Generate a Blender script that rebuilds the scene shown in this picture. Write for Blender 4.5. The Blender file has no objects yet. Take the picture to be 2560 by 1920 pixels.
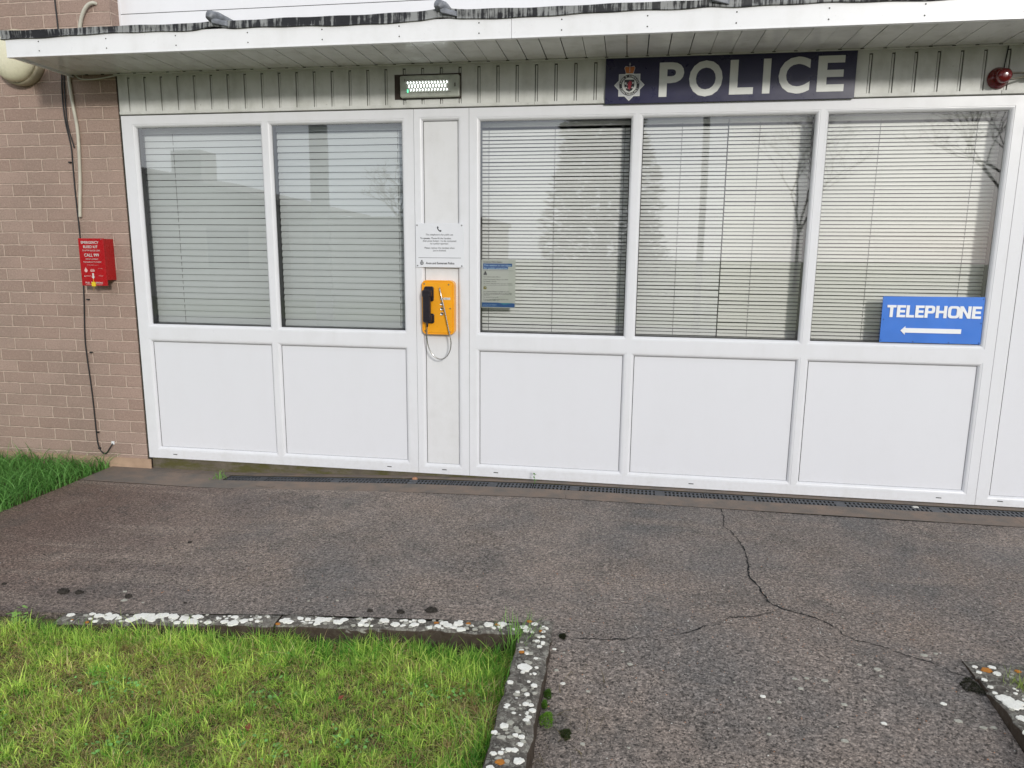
import bpy, math, random
import numpy as np
from mathutils import Vector, Matrix, noise as mn
random.seed(7)
C = bpy.context.scene.collection
R = math.radians
# ------------------------------------------------------------------ helpers
def tag(o, label=None, cat=None, group=None, kind=None):
    if label: o['label'] = label
    if cat: o['category'] = cat
    if group: o['group'] = group
    if kind: o['kind'] = kind
    return o
ROOT = {}
def thing(name, label, cat, loc, group=None):
    o = bpy.data.objects.new(name, None); C.objects.link(o)
    o.location = loc; o.empty_display_size = .1
    ROOT[o] = Vector(loc)
    return tag(o, label, cat, group)
class MB:
    def __init__(s): s.v = []; s.f = []; s.m = []; s.sm = []
    def add(s, vs, fs, mat=0, smooth=False):
        n = len(s.v); s.v += [tuple(v) for v in vs]
        for f in fs: s.f.append([i + n for i in f]); s.m.append(mat); s.sm.append(smooth)
    def quad(s, a, b, c, d, mat=0): s.add([a, b, c, d], [(0, 1, 2, 3)], mat)
    def box(s, x0, x1, y0, y1, z0, z1, mat=0):
        s.add([(x0,y0,z0),(x1,y0,z0),(x1,y1,z0),(x0,y1,z0),(x0,y0,z1),(x1,y0,z1),(x1,y1,z1),(x0,y1,z1)],
              [(0,3,2,1),(4,5,6,7),(0,1,5,4),(1,2,6,5),(2,3,7,6),(3,0,4,7)], mat)
    def hexa(s, p, mat=0):   # eight points, order as box
        s.add(p, [(0,3,2,1),(4,5,6,7),(0,1,5,4),(1,2,6,5),(2,3,7,6),(3,0,4,7)], mat)
    def tube(s, pts, r, n=10, mat=0, cap=True):
        pts = [Vector(p) for p in pts]; k = len(pts)
        rr = r if isinstance(r, (list, tuple)) else [r]*k
        up = None; rings = []
        for i, p in enumerate(pts):
            t = (pts[min(i+1, k-1)] - pts[max(i-1, 0)]).normalized()
            if up is None:
                up = Vector((0,0,1)) if abs(t.z) < .9 else Vector((1,0,0))
            a = (up - t*up.dot(t)).normalized(); b = t.cross(a); up = a
            rings.append([p + (a*math.cos(2*math.pi*j/n) + b*math.sin(2*math.pi*j/n))*rr[i] for j in range(n)])
        vs = [v for q in rings for v in q]
        fs = [(i*n+j, i*n+(j+1)%n, (i+1)*n+(j+1)%n, (i+1)*n+j) for i in range(k-1) for j in range(n)]
        if cap: fs += [tuple(range(n))[::-1], tuple((k-1)*n+j for j in range(n))]
        s.add(vs, fs, mat, True)
    def lathe(s, c, prof, axis='y', n=32, mat=0):   # prof: list of (radius, distance towards the viewer)
        vs = []
        for r, d in prof:
            for j in range(n):
                a = 2*math.pi*j/n
                vs.append((c[0]+r*math.cos(a), c[1]-d, c[2]+r*math.sin(a)) if axis == 'y' else (c[0]+r*math.cos(a), c[1]+r*math.sin(a), c[2]+d))
        k = len(prof)
        fs = [(i*n+j, i*n+(j+1)%n, (i+1)*n+(j+1)%n, (i+1)*n+j) for i in range(k-1) for j in range(n)]
        fs += [tuple((k-1)*n+j for j in range(n)), tuple(range(n))[::-1]]
        s.add(vs, fs, mat, True)
    def prism(s, poly, y0, y1, mat=0, side=None):     # poly in (x, z), from y0 (front) to y1
        n = len(poly)
        a = sum(poly[i][0]*poly[(i+1)%n][1]-poly[(i+1)%n][0]*poly[i][1] for i in range(n))
        if a < 0: poly = poly[::-1]
        vs = [(x, y0, z) for x, z in poly] + [(x, y1, z) for x, z in poly]
        s.add(vs, [tuple(range(n)), tuple(range(n, 2*n))[::-1]], mat)
        s.add(vs, [(i, i+n, (i+1)%n+n, (i+1)%n) for i in range(n)], mat if side is None else side)
    def flat(s, poly, y, mat=0):
        n = len(poly)
        a = sum(poly[i][0]*poly[(i+1)%n][1]-poly[(i+1)%n][0]*poly[i][1] for i in range(n))
        if a < 0: poly = poly[::-1]
        s.add([(x, y, z) for x, z in poly], [tuple(range(n))], mat)
    def rrect(x0, x1, z0, z1, r, n=6):
        o = []
        for cx, cz, a0 in ((x1-r, z1-r, 0), (x0+r, z1-r, 90), (x0+r, z0+r, 180), (x1-r, z0+r, 270)):
            for i in range(n+1):
                a = R(a0 + 90*i/n); o.append((cx+r*math.cos(a), cz+r*math.sin(a)))
        return o
    rrect = staticmethod(rrect)
    def build(s, name, mats, parent=None, label=None, bevel=0, seg=2, loc=None, recalc=False):
        if not isinstance(mats, (list, tuple)): mats = [mats]
        base = Vector((0, 0, 0))
        q = parent
        while q is not None:
            if q in ROOT: base = ROOT[q]; break
            q = q.parent
        if parent is None:
            if loc is None:
                xs = [v[0] for v in s.v]; ys = [v[1] for v in s.v]; zs = [v[2] for v in s.v]
                loc = ((min(xs)+max(xs))/2, (min(ys)+max(ys))/2, min(zs))
            base = Vector(loc)
        me = bpy.data.meshes.new(name)
        me.from_pydata([(v[0]-base.x, v[1]-base.y, v[2]-base.z) for v in s.v], [], s.f)
        for m in mats: me.materials.append(m)
        me.polygons.foreach_set('material_index', s.m)
        me.polygons.foreach_set('use_smooth', s.sm)
        me.update()
        o = bpy.data.objects.new(name, me); C.objects.link(o)
        if parent is None: o.location = base; ROOT[o] = base
        else: o.parent = parent
        if label: o['label'] = label
        if recalc:
            import bmesh
            b = bmesh.new(); b.from_mesh(me); bmesh.ops.remove_doubles(b, verts=b.verts, dist=1e-5)
            bmesh.ops.recalc_face_normals(b, faces=b.faces); b.to_mesh(me); b.free()
        if bevel:
            md = o.modifiers.new('bevel', 'BEVEL'); md.width = bevel; md.segments = seg; md.limit_method = 'ANGLE'
            md.angle_limit = R(40)
        return o
# text: letters as flat geometry, fitted to a box on a vertical face
_tc = bpy.data.curves.new('lettering', 'FONT'); _to = bpy.data.objects.new('lettering', _tc); C.objects.link(_to)
def text(mb, s, xc, zb, cap, y, mat=0, width=None, bold=0, skew=0, left=False):
    """cap height 'cap', baseline zb, centred on xc (or starting there), squeezed to 'width' when given"""
    _tc.body = s; _tc.offset = bold; _tc.resolution_u = 4
    bpy.context.view_layer.update()
    me = bpy.data.meshes.new_from_object(_to)
    k = cap/.682
    vx = [v.co.x*k for v in me.vertices]
    if not vx: return
    a, b = min(vx), max(vx); w = b - a
    f = (width/w) if width else 1
    x0 = xc if left else xc - w*f/2
    vs = [(x0 + (v.co.x*k-a)*f + v.co.y*k*skew, y, zb + v.co.y*k) for v in me.vertices]
    mb.add(vs, [tuple(p.vertices) for p in me.polygons], mat)
    bpy.data.meshes.remove(me)
# ------------------------------------------------------------------ materials
class NT:
    def __init__(s, name):
        s.m = bpy.data.materials.new(name); s.m.use_nodes = True
        s.t = s.m.node_tree; s.b = s.t.nodes['Principled BSDF']; s.out = s.t.nodes['Material Output']
        s._p = None
    def n(s, typ, **k):
        o = s.t.nodes.new(typ)
        for a, b in k.items():
            if a.startswith('i_'): o.inputs[a[2:].replace('_', ' ')].default_value = b
            else: setattr(o, a, b)
        return o
    def l(s, a, b): s.t.links.new(a, b)
    def pos(s):
        if s._p is None: s._p = s.n('ShaderNodeNewGeometry').outputs['Position']
        return s._p
    def map(s, sc=(1,1,1), loc=(0,0,0), src=None):
        m = s.n('ShaderNodeMapping'); m.inputs['Scale'].default_value = sc; m.inputs['Location'].default_value = loc
        s.l(src or s.pos(), m.inputs['Vector']); return m.outputs[0]
    def noise(s, scale, det=4, rough=.55, vec=None, dist=0):
        o = s.n('ShaderNodeTexNoise'); o.inputs['Scale'].default_value = scale; o.inputs['Detail'].default_value = det
        o.inputs['Roughness'].default_value = rough; o.inputs['Distortion'].default_value = dist
        s.l(vec or s.pos(), o.inputs['Vector']); return o.outputs['Fac']
    def vor(s, scale, vec=None, feat='F1', out='Distance', rnd=1):
        o = s.n('ShaderNodeTexVoronoi'); o.feature = feat; o.inputs['Scale'].default_value = scale
        o.inputs['Randomness'].default_value = rnd
        s.l(vec or s.pos(), o.inputs['Vector']); return o.outputs[out]
    def ramp(s, src, stops):
        o = s.n('ShaderNodeValToRGB'); e = o.color_ramp.elements
        while len(e) > 1: e.remove(e[-1])
        for i, (p, c) in enumerate(stops):
            c = (c, c, c, 1) if not isinstance(c, tuple) else tuple(c)+(1,)*(4-len(c))
            if i == 0: e[0].position = p; e[0].color = c
            else: k = e.new(p); k.color = c
        s.l(src, o.inputs[0]); return o.outputs[0]
    def mix(s, a, b, fac, mode='MIX'):
        o = s.n('ShaderNodeMix'); o.data_type = 'RGBA'; o.blend_type = mode; o.clamp_factor = True
        for v, i in ((fac, 0), (a, 6), (b, 7)):
            if hasattr(v, 'is_linked'): s.l(v, o.inputs[i])
            elif i == 0: o.inputs[0].default_value = v
            else: o.inputs[i].default_value = tuple(v)+(1,)*(4-len(v)) if isinstance(v, tuple) else (v, v, v, 1)
        return o.outputs[2]
    def math(s, op, a, b=0, c=0):
        o = s.n('ShaderNodeMath'); o.operation = op
        for i, v in enumerate((a, b, c)):
            if hasattr(v, 'is_linked'): s.l(v, o.inputs[i])
            else: o.inputs[i].default_value = v
        return o.outputs[0]
    def bump(s, h, strength=.5, dist=.01, prev=None):
        o = s.n('ShaderNodeBump'); o.inputs['Strength'].default_value = strength; o.inputs['Distance'].default_value = dist
        s.l(h, o.inputs['Height'])
        if prev: s.l(prev, o.inputs['Normal'])
        return o.outputs[0]
    def fin(s, col=None, rough=None, normal=None, metal=0, spec=None, coat=0):
        for v, i in ((col, 'Base Color'), (rough, 'Roughness'), (normal, 'Normal')):
            if v is None: continue
            if hasattr(v, 'is_linked'): s.l(v, s.b.inputs[i])
            elif i == 'Base Color': s.b.inputs[i].default_value = tuple(v)+(1,)
            else: s.b.inputs[i].default_value = v
        s.b.inputs['Metallic'].default_value = metal
        if spec is not None: s.b.inputs['Specular IOR Level'].default_value = spec
        s.b.inputs['Coat Weight'].default_value = coat
        return s.m
def painted(name, col, rough=.4, var=.06, sc=6, metal=0, spec=.5, coat=0, bumpd=0):
    t = NT(name); n = t.noise(sc, 5)
    c = t.mix(tuple(v*(1-var) for v in col), tuple(min(1, v*(1+var)) for v in col), t.ramp(n, [(.3, 0.), (.7, 1.)]))
    r = t.math('MULTIPLY_ADD', t.noise(sc*5, 3), .25, rough-.12)
    return t.fin(c, r, t.bump(t.noise(120, 3), .3, bumpd) if bumpd else None, metal, spec, coat)
def upvc(name, col=(.735,.740,.765), dirt=.25, rough=.3, dcol=(.36,.35,.29), sc=1.0, streak=3):
    t = NT(name)
    s1 = t.noise(streak, 6, .6, t.map((3*sc, 3*sc, .55*sc)))
    s2 = t.noise(9*sc, 6, .65)
    sp = t.ramp(t.noise(55, 3, .7), [(.69, 0.), (.76, 1.)])
    d = t.math('MULTIPLY', t.ramp(t.math('MULTIPLY', s1, t.math('MULTIPLY', s2, 2.)), [(.42, 0.), (.85, 1.)]), dirt)
    c = t.mix(col, dcol, d)
    c = t.mix(c, (.10,.095,.075), t.math('MULTIPLY', sp, min(1, dirt*2)))
    sz = t.n('ShaderNodeSeparateXYZ'); t.l(t.pos(), sz.inputs[0])      # rain splash at the foot
    mr = t.n('ShaderNodeMapRange'); t.l(sz.outputs[2], mr.inputs[0]); mr.inputs[1].default_value = .16; mr.inputs[2].default_value = .0
    spl = t.math('MULTIPLY', mr.outputs[0], t.ramp(t.noise(38, 5, .75), [(.45, 0.), (.62, 1.)]))
    c = t.mix(c, (.34,.28,.21), t.math('MULTIPLY', spl, .10))
    return t.fin(c, t.math('MULTIPLY_ADD', s2, .3, rough-.12), t.bump(t.noise(2.2, 2), .2, .004), spec=.45)
M = {}
M['white'] = upvc('white_upvc', dirt=.10)
M['panel'] = upvc('white_panel', (.715,.720,.752), dirt=.03, rough=.42)
M['panel_worn'] = upvc('worn_white_panel', (.71,.71,.72), dirt=.14, rough=.4)
M['clad'] = upvc('grimy_white_cladding', (.64,.645,.615), dirt=.36, rough=.45, dcol=(.24,.245,.19))
M['soffit'] = upvc('soffit_upvc', (.74,.74,.72), dirt=.36, rough=.13, dcol=(.30,.29,.24))
M['fascia'] = upvc('fascia_upvc', (.82,.82,.83), dirt=.14, rough=.3)
M['upper'] = upvc('upper_cladding_upvc', (.82,.82,.84), dirt=.05, rough=.3)
M['gasket'] = painted('black_gasket', (.012,.012,.012), .6)
M['dirt'] = painted('dark_grime', (.03,.028,.02), .9, .4, 30)
M['spacer'] = painted('grey_spacer_bar', (.02,.02,.022), .4)
M['slot'] = painted('drain_slot_dark', (.004,.004,.004), .9)
M['black'] = painted('black_rubber_cable', (.012,.012,.013), .5)
M['screw'] = painted('dull_steel_screw', (.25,.25,.25), .4, .2, 60, .9)
M['steel'] = painted('stainless_steel', (.55,.54,.52), .25, .1, 30, 1)
M['hose'] = painted('cream_conduit', (.55,.53,.44), .55, .15, 12)
M['wire'] = painted('white_cable', (.6,.6,.56), .6, .1)
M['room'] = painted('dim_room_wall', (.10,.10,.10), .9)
M['blindA'] = painted('white_wide_blind_slat', (.68,.715,.72), .45, .03, 2)
M['blindB'] = painted('cream_narrow_blind_slat', (.95,.945,.895), .40, .03, 2)
M['blindC'] = painted('white_narrow_blind_slat', (.95,.955,.935), .40, .03, 2)
M['cord'] = painted('grey_blind_cord', (.10,.10,.10), .8)
M['navy'] = painted('navy_sign_face', (.007,.006,.042), .30, .1, 4)
M['signwhite'] = painted('white_sign_lettering', (.62,.63,.60), .35, .05, 12)
M['silver'] = painted('silver_grey_crest', (.46,.47,.48), .35, .1, 30)
M['crestblack'] = painted('crest_black', (.012,.012,.015), .4)
M['crestred'] = painted('crest_red', (.42,.03,.05), .4)
M['crown'] = painted('crown_orange', (.42,.12,.015), .4)
M['blue'] = painted('blue_telephone_board', (.032,.17,.62), .38, .08, 5)
M['letter'] = painted('raised_white_lettering', (.82,.83,.84), .4)
M['notice'] = painted('white_notice_plate', (.72,.73,.76), .35, .02)
M['ink'] = painted('black_print', (.015,.015,.02), .5)
M['inkgrey'] = painted('grey_print', (.10,.10,.11), .5)
M['poster'] = painted('grey_paper', (.56,.58,.54), .6, .04)
M['posterblue'] = painted('poster_blue', (.01,.10,.33), .5)
M['posterteal'] = painted('poster_teal', (.02,.25,.36), .5)
M['postertext'] = painted('poster_pale_text', (.42,.62,.80), .5)
M['olive'] = painted('olive_icon', (.25,.22,.03), .5)
M['yellow'] = painted('yellow_enamel', (.86,.37,.012), .32, .05, 9, coat=.3)
M['plastic'] = painted('black_plastic', (.012,.009,.014), .38, .1, 30)
M['red'] = painted('red_enamel', (.40,.003,.006), .28, .06, 6, coat=.3)
M['tagyellow'] = painted('yellow_seal_tag', (.75,.55,.02), .4)
M['alarmred'] = painted('dark_red_lens', (.12,.001,.003), .22, .15, 20, coat=.6)
M['bracket'] = painted('greyish_metal_bracket', (.16,.15,.12), .5, .3, 30, .4)
M['lamp'] = painted('cream_lamp_glass', (.72,.68,.50), .28, .07, 7, coat=.2)
M['lampring'] = painted('grubby_cream_ring', (.42,.37,.27), .5, .25, 14)
M['fit'] = painted('grey_green_light_housing', (.42,.44,.38), .4, .15, 20)
M['brown'] = painted('brown_recess_shade', (.05,.035,.028), .8, .3, 20)
M['grate'] = painted('charcoal_plastic_grate', (.058,.063,.072), .55, .3, 14)
M['bark'] = painted('grey_bark', (.10,.085,.07), .9, .3, 20)
M['conifer'] = painted('dark_conifer_foliage', (.018,.035,.018), .8, .4, 5)
M['render'] = painted('pale_house_render', (.30,.29,.27), .8, .1, 3)
M['roof'] = painted('brown_roof_tile', (.10,.085,.075), .8, .2, 6)
M['darkglass'] = painted('dark_window_glass', (.02,.025,.03), .1)
M['postgrey'] = painted('grey_timber_post', (.17,.18,.18), .7, .15, 6)
M['leafred'] = painted('red_leaf', (.20,.04,.02), .6, .3, 60)
M['stone'] = painted('orange_pebble', (.40,.20,.11), .7, .2, 60)
M['chip'] = painted('white_stone_chip', (.55,.54,.50), .8, .2, 60)
# emitters of the lit lamp
def emit(name, col, st):
    t = NT(name); t.b.inputs['Base Color'].default_value = (.6,.6,.6,1)
    t.b.inputs['Emission Color'].default_value = col+(1,); t.b.inputs['Emission Strength'].default_value = st
    return t.m
M['led'] = emit('white_led', (.92,.97,1.), 7); M['greenled'] = emit('green_led', (.02,.8,.35), 2.0)
# brick
def brick():
    t = NT('buff_brickwork')
    sx = t.n('ShaderNodeSeparateXYZ'); t.l(t.pos(), sx.inputs[0])
    wob = t.noise(14, 4, .6); wob2 = t.noise(11, 4, .6, t.map(loc=(7, 3, 5)))
    fine = t.noise(60, 4, .6)
    u = t.math('ADD', t.math('ADD', sx.outputs[0], sx.outputs[1]), t.math('MULTIPLY_ADD', wob, .012, 3.504-.006))
    v = t.math('ADD', t.math('MULTIPLY_ADD', wob2, .010, sx.outputs[2]), t.math('MULTIPLY_ADD', fine, .004, -1.523-.007+.005+3.0))
    cb = t.n('ShaderNodeCombineXYZ'); t.l(u, cb.inputs[0]); t.l(v, cb.inputs[1])
    b = t.n('ShaderNodeTexBrick'); t.l(cb.outputs[0], b.inputs['Vector'])
    b.offset = .5; b.offset_frequency = 2; b.squash = 1
    for k, x in (('Scale', 1), ('Mortar Size', .0052), ('Mortar Smooth', .35), ('Bias', 0), ('Brick Width', .225), ('Row Height', .075)):
        b.inputs[k].default_value = x
    b.inputs['Color1'].default_value = (.335,.235,.192,1); b.inputs['Color2'].default_value = (.410,.295,.245,1)
    b.inputs['Mortar'].default_value = (.40,.270,.190,1)
    mort = t.mix((.60,.46,.375), (.42,.32,.26), t.ramp(t.noise(22, 5, .7), [(.42, 0.), (.7, 1.)]))
    body = t.mix(b.outputs['Color'], (.25,.195,.160), t.math('MULTIPLY', t.ramp(t.noise(2.1, 4), [(.42, 0.), (.68, 1.)]), .45))
    body = t.mix(body, (.50,.375,.30), t.math('MULTIPLY', t.ramp(t.noise(75, 4, .8), [(.50, 0.), (.64, 1.)]), .5))
    body = t.mix(body, (.10,.075,.055), t.math('MULTIPLY', t.ramp(t.noise(140, 3, .8), [(.54, 0.), (.66, 1.)]), .6))
    fac = b.outputs['Fac']
    col = t.mix(body, mort, fac)
    # shadow line of the raked joints, painted dark along part of them
    edge = t.ramp(fac, [(.02, 0.), (.25, 1.), (.6, 0.)])
    col = t.mix(col, (.09,.065,.05), t.math('MULTIPLY', edge, t.ramp(t.noise(9, 3), [(.35, .15), (.6, .75)])))
    h = t.math('ADD', t.math('MULTIPLY', fac, -1.0), t.math('MULTIPLY_ADD', t.noise(170, 4, .7), .35, t.math('MULTIPLY', t.noise(40, 4, .6), .35)))
    return t.fin(col, .88, t.bump(h, 1.0, .009), spec=.25)
M['brick'] = brick()
def concrete(name, c1, c2, sc=5, moss=None, rough=.85, bd=.004):
    t = NT(name)
    c = t.mix(c1, c2, t.ramp(t.noise(sc, 6, .65), [(.35, 0.), (.65, 1.)]))
    c = t.mix(c, tuple(v*.45 for v in c1), t.math('MULTIPLY', t.ramp(t.noise(150, 3, .8), [(.55, 0.), (.68, 1.)]), .5))
    if moss: c = t.mix(c, moss, t.ramp(t.noise(6, 5, .7, t.map((1, 1, 3), (4, 2, 1))), [(.44, 0.), (.60, .85)]))
    return t.fin(c, rough, t.bump(t.noise(90, 5, .7), .6, bd), spec=.25)
M['apron'] = concrete('smooth_brown_concrete', (.235,.178,.140), (.150,.135,.120), 7)
M['plinth'] = concrete('mossy_plinth_concrete', (.17,.145,.11), (.10,.085,.065), 5, (.085,.080,.022))
M['soil'] = concrete('lawn_soil', (.09,.075,.04), (.12,.13,.045), 14)
M['landsheet'] = concrete('far_grass', (.07,.10,.03), (.10,.11,.045), .5)
M['road'] = concrete('asphalt_road', (.05,.05,.052), (.06,.058,.058), 3)
def path():
    t = NT('weathered_tarmac')
    big = t.ramp(t.noise(1.15, 8, .68, None, .3), [(.38, 0.), (.64, 1.)])
    c = t.mix((.300,.245,.208), (.175,.163,.154), big)
    sx = t.n('ShaderNodeSeparateXYZ'); t.l(t.pos(), sx.inputs[0])
    # browner towards the open left edge and in front of the ramp
    lx = t.n('ShaderNodeMapRange'); t.l(sx.outputs[0], lx.inputs[0]); lx.inputs[1].default_value = -1.5; lx.inputs[2].default_value = -2.9
    c = t.mix(c, (.175,.110,.085), t.math('MULTIPLY', lx.outputs[0], .75))
    c = t.mix(c, (.30,.235,.19), t.math('MULTIPLY', t.ramp(t.noise(3.0, 5, .6, t.map(loc=(3, 8, 1))), [(.52, 0.), (.72, 1.)]), .6))
    c = t.mix(c, (.085,.086,.080), t.math('MULTIPLY', t.ramp(t.noise(4.2, 8, .75, t.map(loc=(9, 1, 4))), [(.52, 0.), (.62, 1.)]), .35))
    c = t.mix(c, (.33,.27,.225), t.math('MULTIPLY', t.ramp(t.noise(1.0, 4, .6, t.map((.7, 4.5, 1), (2, 3, 1))), [(.56, 0.), (.66, 1.)]), .5))
    wv = t.noise(70, 5, .75, t.map((.8, 1.3, 1)))
    cell = t.vor(165, t.pos(), 'F1', 'Color'); bw = t.n('ShaderNodeRGBToBW'); t.l(cell, bw.inputs[0])
    st = t.ramp(bw.outputs[0], [(.25, .70), (.45, .93), (.62, 1.05), (.80, 1.4)])
    c = t.mix(c, st, 1.0, 'MULTIPLY')
    c = t.mix(c, t.ramp(wv, [(.32, .45), (.5, 1.), (.68, 1.55)]), 1.0, 'MULTIPLY')
    c = t.mix(c, (.012,.010,.009), t.math('MULTIPLY', t.ramp(t.noise(100, 4, .75, t.map(loc=(1, 6, 2))), [(.53, 0.), (.60, 1.)]), .8))
    d = t.vor(165, t.pos())
    h = t.math('ADD', t.math('MULTIPLY', d, -.6), t.math('MULTIPLY', wv, 1.1))
    return t.fin(c, t.ramp(t.noise(1.8, 3), [(.4, .55), (.6, .85)]), t.bump(h, 1.0, .008), spec=.35)
M['path'] = path()
def kerbmat():
    t = NT('lichened_kerb_concrete')
    c = t.mix((.075,.067,.058), (.21,.19,.165), t.ramp(t.noise(30, 6, .7), [(.40, 0.), (.66, 1.)]))
    c = t.mix(c, (.36,.35,.30), t.math('MULTIPLY', t.ramp(t.noise(55, 5, .75, t.map(loc=(2, 5, 1)), .8), [(.51, 0.), (.60, 1.)]), .75))
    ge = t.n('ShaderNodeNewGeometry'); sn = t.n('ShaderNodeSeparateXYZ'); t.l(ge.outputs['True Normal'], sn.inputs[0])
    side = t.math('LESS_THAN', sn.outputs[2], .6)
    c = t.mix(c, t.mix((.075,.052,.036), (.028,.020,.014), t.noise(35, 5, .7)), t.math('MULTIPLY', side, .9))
    return t.fin(c, .9, t.bump(t.noise(70, 6, .75), .9, .008), spec=.2)
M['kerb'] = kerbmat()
M['lichen'] = concrete('white_lichen', (.86,.85,.79), (.74,.73,.66), 60, bd=.003)
M['lichengrey'] = concrete('grey_lichen', (.46,.45,.39), (.34,.33,.28), 60, bd=.003)
M['lichenorange'] = concrete('orange_lichen', (.48,.19,.03), (.36,.14,.03), 60)
M['moss'] = concrete('moss_cushion', (.16,.30,.03), (.08,.17,.025), 60)
M['clod'] = concrete('dark_moss_clod', (.020,.017,.014), (.05,.043,.036), 90)
def lead():
    t = NT('weathered_lead')
    n1 = t.noise(1, 5, .7, t.map((52, 6, 3.0)))
    n2 = t.noise(1, 4, .6, t.map((9, 4, 14), (3, 1, 1)))
    n3 = t.ramp(t.noise(.8, 2), [(.4, 0.), (.6, .12)])
    f = t.ramp(t.math('ADD', t.math('MULTIPLY_ADD', n2, .5, n1), n3), [(.80, 0.), (.90, 1.)])
    c = t.mix((.010,.010,.012), (.26,.265,.26), f)
    return t.fin(c, .5, t.bump(t.noise(40, 4), .5, .004), spec=.4)
M['lead'] = lead()
M['leadroll'] = painted('bluish_lead_roll', (.16,.17,.19), .45, .35, 40)
def glass():
    t = NT('window_glass')
    tr = t.n('ShaderNodeBsdfTransparent'); tr.inputs[0].default_value = (.975,.985,.98,1)
    gl = t.n('ShaderNodeBsdfGlossy'); gl.inputs['Roughness'].default_value = .012
    lw = t.n('ShaderNodeFresnel'); lw.inputs[0].default_value = 1.5
    # the two panes of the sealed unit bow a little
    t.l(t.bump(t.noise(1.6, 1), .25, .003), gl.inputs['Normal'])
    f = t.math('MULTIPLY_ADD', lw.outputs[0], .9, .165)
    mx = t.n('ShaderNodeMixShader'); t.l(f, mx.inputs[0]); t.l(tr.outputs[0], mx.inputs[1]); t.l(gl.outputs[0], mx.inputs[2])
    t.l(mx.outputs[0], t.out.inputs[0]); t.t.nodes.remove(t.b)
    return t.m
M['glass'] = glass()
def grassmat(name):
    t = NT(name)
    a = t.n('ShaderNodeAttribute'); a.attribute_name = 'Col'
    t.l(a.outputs['Color'], t.b.inputs['Base Color']); t.b.inputs['Roughness'].default_value = .55
    t.b.inputs['Specular IOR Level'].default_value = .3
    tl = t.n('ShaderNodeBsdfTranslucent'); t.l(a.outputs['Color'], tl.inputs[0])
    mx = t.n('ShaderNodeMixShader'); mx.inputs[0].default_value = .42
    t.l(t.b.outputs[0], mx.inputs[1]); t.l(tl.outputs[0], mx.inputs[2]); t.l(mx.outputs[0], t.out.inputs[0])
    return t.m
M['grass'] = grassmat('grass_blades')
# ------------------------------------------------------------------ ground shape
def g(x):       # the forecourt rises a little towards the right
    return float(np.interp(x, [-2.45, -1.85, -1.23, -.4], [-.07, -.045, -.018, 0]))
def kerb_y(x):  # back line of the long kerb
    return -1.81 + (x+2.1)*(.143/1.867)
def ramp_z(y):
    t = max(0, -1.668-y); return -.15*t*t/(t+.05)
# ================================================================== BUILDING
ST = thing('police_station', 'police station front with buff brick wall, white window units and flat canopy', 'building', (0, 0, 0))
b = MB()
b.box(-7.5, -3.062, 0, .30, -.3, 3.7)
b.build('brick_wall', M['brick'], ST)
b = MB(); b.box(-3.061, -3.048, .006, .06, -.02, 2.36); b.build('sealant_joint', M['dirt'], ST)
b = MB(); b.box(-7.5, -3.035, -.008, .0, -.3, -.005); b.build('brick_footing', painted('pale_brick_footing', (.42,.29,.20), .85, .18, 9, bumpd=.01), ST)
b = MB(); b.box(-3.035, 2.9, .012, .10, -.3, .004); b.build('plinth', M['plinth'], ST)
# upper storey cladding: wide horizontal boards
b = MB()
zz = 2.385
for z1 in (2.731, 3.05, 3.37, 3.7):
    b.box(-3.06, 4.6, .083, .12, zz, z1-.004); b.box(-3.06, 4.6, .088, .12, z1-.0045, z1+.0005, 1); zz = z1
b.box(-3.0625, -3.05, .078, .0825, 2.39, 3.7, 0)
b.build('upper_cladding', [M['upper'], M['dirt']], ST)
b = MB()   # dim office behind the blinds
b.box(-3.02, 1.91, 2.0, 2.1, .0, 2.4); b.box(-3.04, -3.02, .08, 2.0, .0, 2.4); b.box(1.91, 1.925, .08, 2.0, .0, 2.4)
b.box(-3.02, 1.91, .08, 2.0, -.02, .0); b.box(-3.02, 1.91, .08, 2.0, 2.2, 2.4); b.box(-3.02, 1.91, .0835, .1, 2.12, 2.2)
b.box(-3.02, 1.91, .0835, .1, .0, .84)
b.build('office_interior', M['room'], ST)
b = MB(); b.box(2.9, 4.6, 0, .3, -.3, 2.36); b.build('brick_pier', M['brick'], ST)

# ribbed cladding strip between the window heads and the soffit
b = MB(); pitch = .10647; zl, zh = 2.158, 2.352
x0, x1 = -3.047, 4.6
slots = [x for x in (-2.975 + pitch*i for i in range(72)) if x < x1-.1]
xs = x0
for i, x in enumerate(slots):
    b.box(xs, x-.0085, -.004, .04, 2.139, 2.372)
    b.box(x-.0085, x+.0085, -.004, .04, zh, 2.372); b.box(x-.0085, x+.0085, -.004, .04, 2.139, zl)
    b.box(x-.0044, x+.0044, .0012, .04, zl+.001, zh-.006)
    b.box(x-.0085, x+.0085, .006, .041, zl, zh, 1)
    xs = x+.0085
b.box(xs, x1, -.004, .04, 2.139, 2.372)
b.build('ribbed_cladding', [M['clad'], M['dirt']], ST)
b = MB(); cuts = [-3.047, -.535, 1.80, 4.6]
for i in range(3): b.box(cuts[i]+.001, cuts[i+1]-.001, -.010, -.0042, 2.141, 2.158)
b.build('cladding_trim', M['clad'], ST, bevel=.001)
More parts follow.
